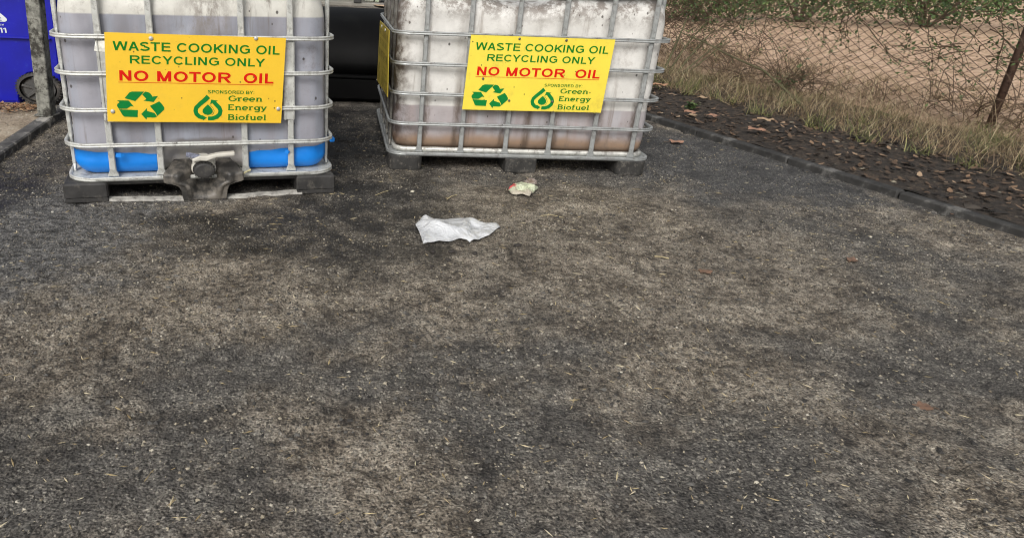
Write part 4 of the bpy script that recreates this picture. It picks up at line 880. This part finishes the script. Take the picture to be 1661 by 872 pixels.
b=MB(); b.box((-3,0,0),(-.9,.3,1.2),.01); b.box((.3,0,0),(4,.3,1.2),.01); thing('low_wall','grey rendered wall far behind the tanks','wall',(0,15.3,.05),data=b.make('low_wall',m_conc))
b=MB(); b.box((-.05,0,0),(.05,.5,.6),.015); thing('pale_bin','narrow pale green bin far behind beside the small blue bin','bin',(-.07,14.3,.05),data=b.make('pale_bin',simple('pale_green_plastic',(.33,.38,.27),.6)))
t=thing('wheelie_bin','small blue bin far behind, just left of the right tank','bin',(.06,14.25,.05),group='blue wheelie bins')
b=MB(); b.box((-.07,0,.05),(.07,.5,.62),.02); link('body',b.make('body',m_bin),t)
b=MB(); b.box((-.085,-.02,.62),(.085,.52,.65),.008); link('lid',b.make('lid',m_bin),t)
wm=MB().lathe([(0,.04),(.03,.04)],16,(0,0,0),(1,0,0),(0,0,1)).make('wheel',m_tyre)
for x in (-.1,.07): link('wheel',wm,t,(x,.05,.035))
# ---------------------------------------------------------------- litter
def sheet(name,outline,res,hf,m,th=.0012,sm=True,parent=None):
    """crumpled thin sheet from a world-space outline lying on the ground"""
    O=np.array(outline); c=O.mean(0); n=len(O); Vp=[];F=[]
    # densify outline
    D=[]
    for i_ in range(n):
        a=O[i_];b_=O[(i_+1)%n];k=max(1,int(np.linalg.norm(b_-a)/res))
        for q in range(k): D.append(a+(b_-a)*q/k)
    D=np.array(D); nd=len(D); nr=max(6,int(np.linalg.norm(D-c,axis=1).mean()/res)); 
    # spine interpolation keeps long shapes even
    cc=np.stack([np.clip(D[:,0],O[:,0].min()+.18*(np.ptp(O[:,0])),O[:,0].max()-.18*np.ptp(O[:,0])),np.full(nd,c[1])],-1)
    for r_ in range(nr+1):
        k=r_/nr; Q=cc+(D-cc)*k
        z=np.array([max(gz(float(x),float(y)),-.02) for x,y in Q])+hf(Q,k)
        Vp.append(np.column_stack([Q,z]))
    V=np.concatenate(Vp)
    for r_ in range(nr):
        for i_ in range(nd): F.append((r_*nd+i_,(r_+1)*nd+i_,(r_+1)*nd+(i_+1)%nd,r_*nd+(i_+1)%nd))
    me=mesh(name,V,F,m,sm); o=link(name,me,parent); md=o.modifiers.new('s','SOLIDIFY'); md.thickness=th; return o
def wr(x,y,a,f,ph): return 1-abs(np.sin((x*math.cos(a)+y*math.sin(a))*f+ph+1.5*vnoise(x*12,y*12,77)))
M=Mt('crumpled_white_film',.3,0,.5); M.col(M.ramp(M.noise(16,5,rough=.6,dist=1.5),[(.3,(.50,.515,.54)),(.5,(.66,.68,.70)),(.7,(.80,.82,.84))])); M.b.inputs['Alpha'].default_value=.78
M.b.inputs['Subsurface Weight'].default_value=.0; M.bump(M.noise(14,4,dist=3,rough=.5),.6,.015); m_film=M.m
pl=[(.188,2.444),(.221,2.406),(.274,2.42),(.318,2.436),(.354,2.433),(.405,2.387),(.45,2.392),(.453,2.362),(.4,2.268),(.33,2.221),(.301,2.229),(.256,2.206),(.226,2.207),(.171,2.173),(.167,2.237),(.153,2.352)]
hp=lambda Q,k: .005+.017*(1-k**3)*wr(Q[:,0],Q[:,1],1.0,22,.4)+.014*(1-k**3)*wr(Q[:,0],Q[:,1],-.6,17,1.9)+.008*vnoise(Q[:,0]*22,Q[:,1]*22,78)*(1-.4*k)+.0015*vnoise(Q[:,0]*90,Q[:,1]*90,79)
o=sheet('plastic_sheet',pl,.008,hp,m_film); o['label']='crumpled sheet of white plastic film lying on the asphalt in the foreground'; o['category']='plastic sheet'
# crumpled food packet
pk=[(.552,2.805),(.594,2.897),(.634,2.914),(.668,2.893),(.684,2.85),(.627,2.743),(.593,2.751),(.562,2.76)]
flap=[(.629,2.895),(.659,2.945),(.681,2.943),(.690,2.912),(.680,2.862),(.66,2.859),(.627,2.88)]
M=Mt('packet_print',.35); X=M.xyz(); nn=M.noise(30,4); gx=M.math('ADD',X[0],M.math('MULTIPLY',nn,.03))
c=M.ramp(M.noise(60,4,rough=.7),[(.35,(.42,.46,.33)),(.55,(.58,.63,.46)),(.7,(.70,.72,.58))]); red=M.math('MULTIPLY',M.rng(gx,.602,.590),M.rng(M.math('ADD',X[1],M.math('MULTIPLY',M.noise(90,3),.03)),2.81,2.83))
c=M.mix(M.rng(X[1],2.80,2.765),c,(.46,.42,.34)); c=M.mix(red,c,(.62,.05,.07)); M.col(c); M.bump(M.noise(50,4,dist=2),.8,.008)
pt_=thing('food_packet','crushed pale green food packet with red edge on the asphalt before the right tank','packet',(0,0,0))
hk=lambda Q,k: .006+.020*(1-k)**.6+.006*wr(Q[:,0],Q[:,1],.6,70,.2)
sheet('packet_body',pk,.007,hk,M.m,.002,True,pt_)
M=Mt('clear_window_film',.25); M.col(M.ramp(M.noise(60,3),[(.4,(.20,.15,.13)),(.7,(.5,.45,.42))])); M.b.inputs['Alpha'].default_value=.75
sheet('window_flap',flap,.008,lambda Q,k: .010+.016*k,M.m,.001,True,pt_)
# fallen leaves one can tell apart
def leaf(label,x,y,z,L,rot,seed,col):
    r=random.Random(seed); n=22; V=[(0,0,.004)];F=[]
    for k in range(n):
        a=2*math.pi*k/n; lob=.62+.38*abs(math.cos(2.5*a+.2))**.8*r.uniform(.8,1.15); 
        V.append((lob*L*math.cos(a),lob*L*.85*math.sin(a),L*(.18*abs(math.sin(a*1.5+seed))+r.uniform(0,.10))))
    for k in range(n): F.append((0,1+k,1+(k+1)%n))
    me=mesh('fallen_leaf',V,F,simple('dry_leaf',col,.6,.3,60,bump=.5)); o=thing('fallen_leaf',label,'leaf',(x,y,z),rot,'fallen brown leaves',me)
    md=o.modifiers.new('s','SOLIDIFY'); md.thickness=.0012
    b=MB(); b.tube([(-L*.9,0,.004),(-L*1.3,.004,.003),(-L*1.6,.01,.001)],.0012,5); link('leaf_stem',b.make('leaf_stem',m_stem),o)
OR=(.34,.19,.125); TN=(.38,.27,.17); BR=(.17,.10,.065)
leaf('orange brown leaf alone on the dark asphalt right of the right tank',1.625,3.815,.004,.042,.1,1,OR)
leaf('pinkish brown leaf on the dark litter just behind the right kerb',1.93,4.42,.055,.045,-.2,2,OR)
leaf('pale tan leaf in the litter touching the pinkish brown one',1.905,4.33,.055,.032,.5,3,TN)
leaf('orange leaf with curled edge behind the kerb, right of the pinkish brown one',2.035,4.34,.055,.040,.9,4,OR)
leaf('brown leaf against the grass beside the right tank cage',2.10,5.43,.06,.060,0,5,(.40,.22,.13))
leaf('tan leaf lying half on the litter close behind the nearest weed',2.22,4.95,.06,.04,.3,6,TN)
leaf('orange leaf in the litter at the outer end of the dark kerb run',2.12,3.98,.055,.05,-.4,7,OR)
leaf('long yellow brown leaf on the litter beyond the orange ones',2.30,4.25,.06,.05,-.2,8,TN)
for k,(x,y) in enumerate([(1.05,2.05),(1.6,2.2),(2.35,2.75),(1.25,1.35)]):
    leaf(['small brown leaf on the tan asphalt in the near foreground right of the plastic','dull brown leaf on the asphalt nearest the right kerb','curled brown leaf beside the foot of the right kerb','lone leaf on the asphalt at the bottom of the picture'][k],x,y,gz(x,y)+.004,.022,k,20+k,BR)
def pebble(label,x,y,r_,col,seed,grp='pebbles on the asphalt'):
    r=np.random.default_rng(seed); b=MB(); n=10; prof=[(-.45,.35),(-.3,.8),(0,1),(.3,.82),(.48,.4)]
    b.lathe([(d*r_,q*r_) for d,q in prof],n,(0,0,.35*r_),(0,0,1),(1,0,0)); b.V=[tuple(np.array(v)*np.array([1.25,.9,.8])*(1+r.uniform(-.14,.14))) for v in b.V]
    thing('pebble',label,'pebble',(x,y,gz(x,y)),seed,grp,b.make('pebble',simple('pebble',col,.8,.2,80),True))
pebble('white pebble between the tanks, upper left of the plastic sheet',.159,2.765,.0085,(.66,.62,.5),1)
pebble('pale pebble on the asphalt left of the left tank',-1.13,2.36,.006,(.5,.48,.42),2)
for k,(px,py,r_) in enumerate([(.262,2.135,.011),(.335,2.12,.010),(.30,2.18,.007),(.49,2.21,.012),(.20,2.12,.008),(.245,2.06,.009),(.40,2.10,.007),(.19,2.00,.007)]):
    pebble(['dark stone just below the middle of the plastic sheet','dark stone below the plastic sheet, right of the middle one','small dark stone tucked under the lower edge of the plastic','largest dark stone, right of and below the plastic sheet','dark stone below the lower left corner of the plastic','dark stone farther below the plastic toward the left','small dark stone below the right half of the plastic','dark stone nearest the bottom, straight below the plastic corner'][k],px,py,r_,(.035,.03,.027),10+k,'dark stones around the plastic sheet')
def twig(label,P,r_,m,nm='straw_stalk',cat='straw'):
    b=MB(); b.tube([(x,y,gz(x,y)+z) for x,y,z in P],r_,5); thing(nm,label,cat,data=b.make(nm,m))
m_st=simple('pale_straw',(.50,.42,.24),.6,.2,50,bump=0)
twig('thin pale stalk lying on tan asphalt right of the plastic',[(.63,2.525,.004),(.67,2.53,.006),(.72,2.538,.004)],.0012,m_st)
twig('bent straw stalk between the plastic sheet and the right tank',[(.29,2.67,.003),(.31,2.695,.006),(.335,2.73,.004)],.0016,m_st)
twig('straw stalk on the oily ground left of the white pebble',[(.01,2.69,.003),(.04,2.73,.006),(.06,2.75,.004)],.0013,m_st)
twig('yellow straw on the right foreground asphalt',[(.93,2.16,.003),(.955,2.165,.005),(.975,2.155,.004)],.0018,m_st)
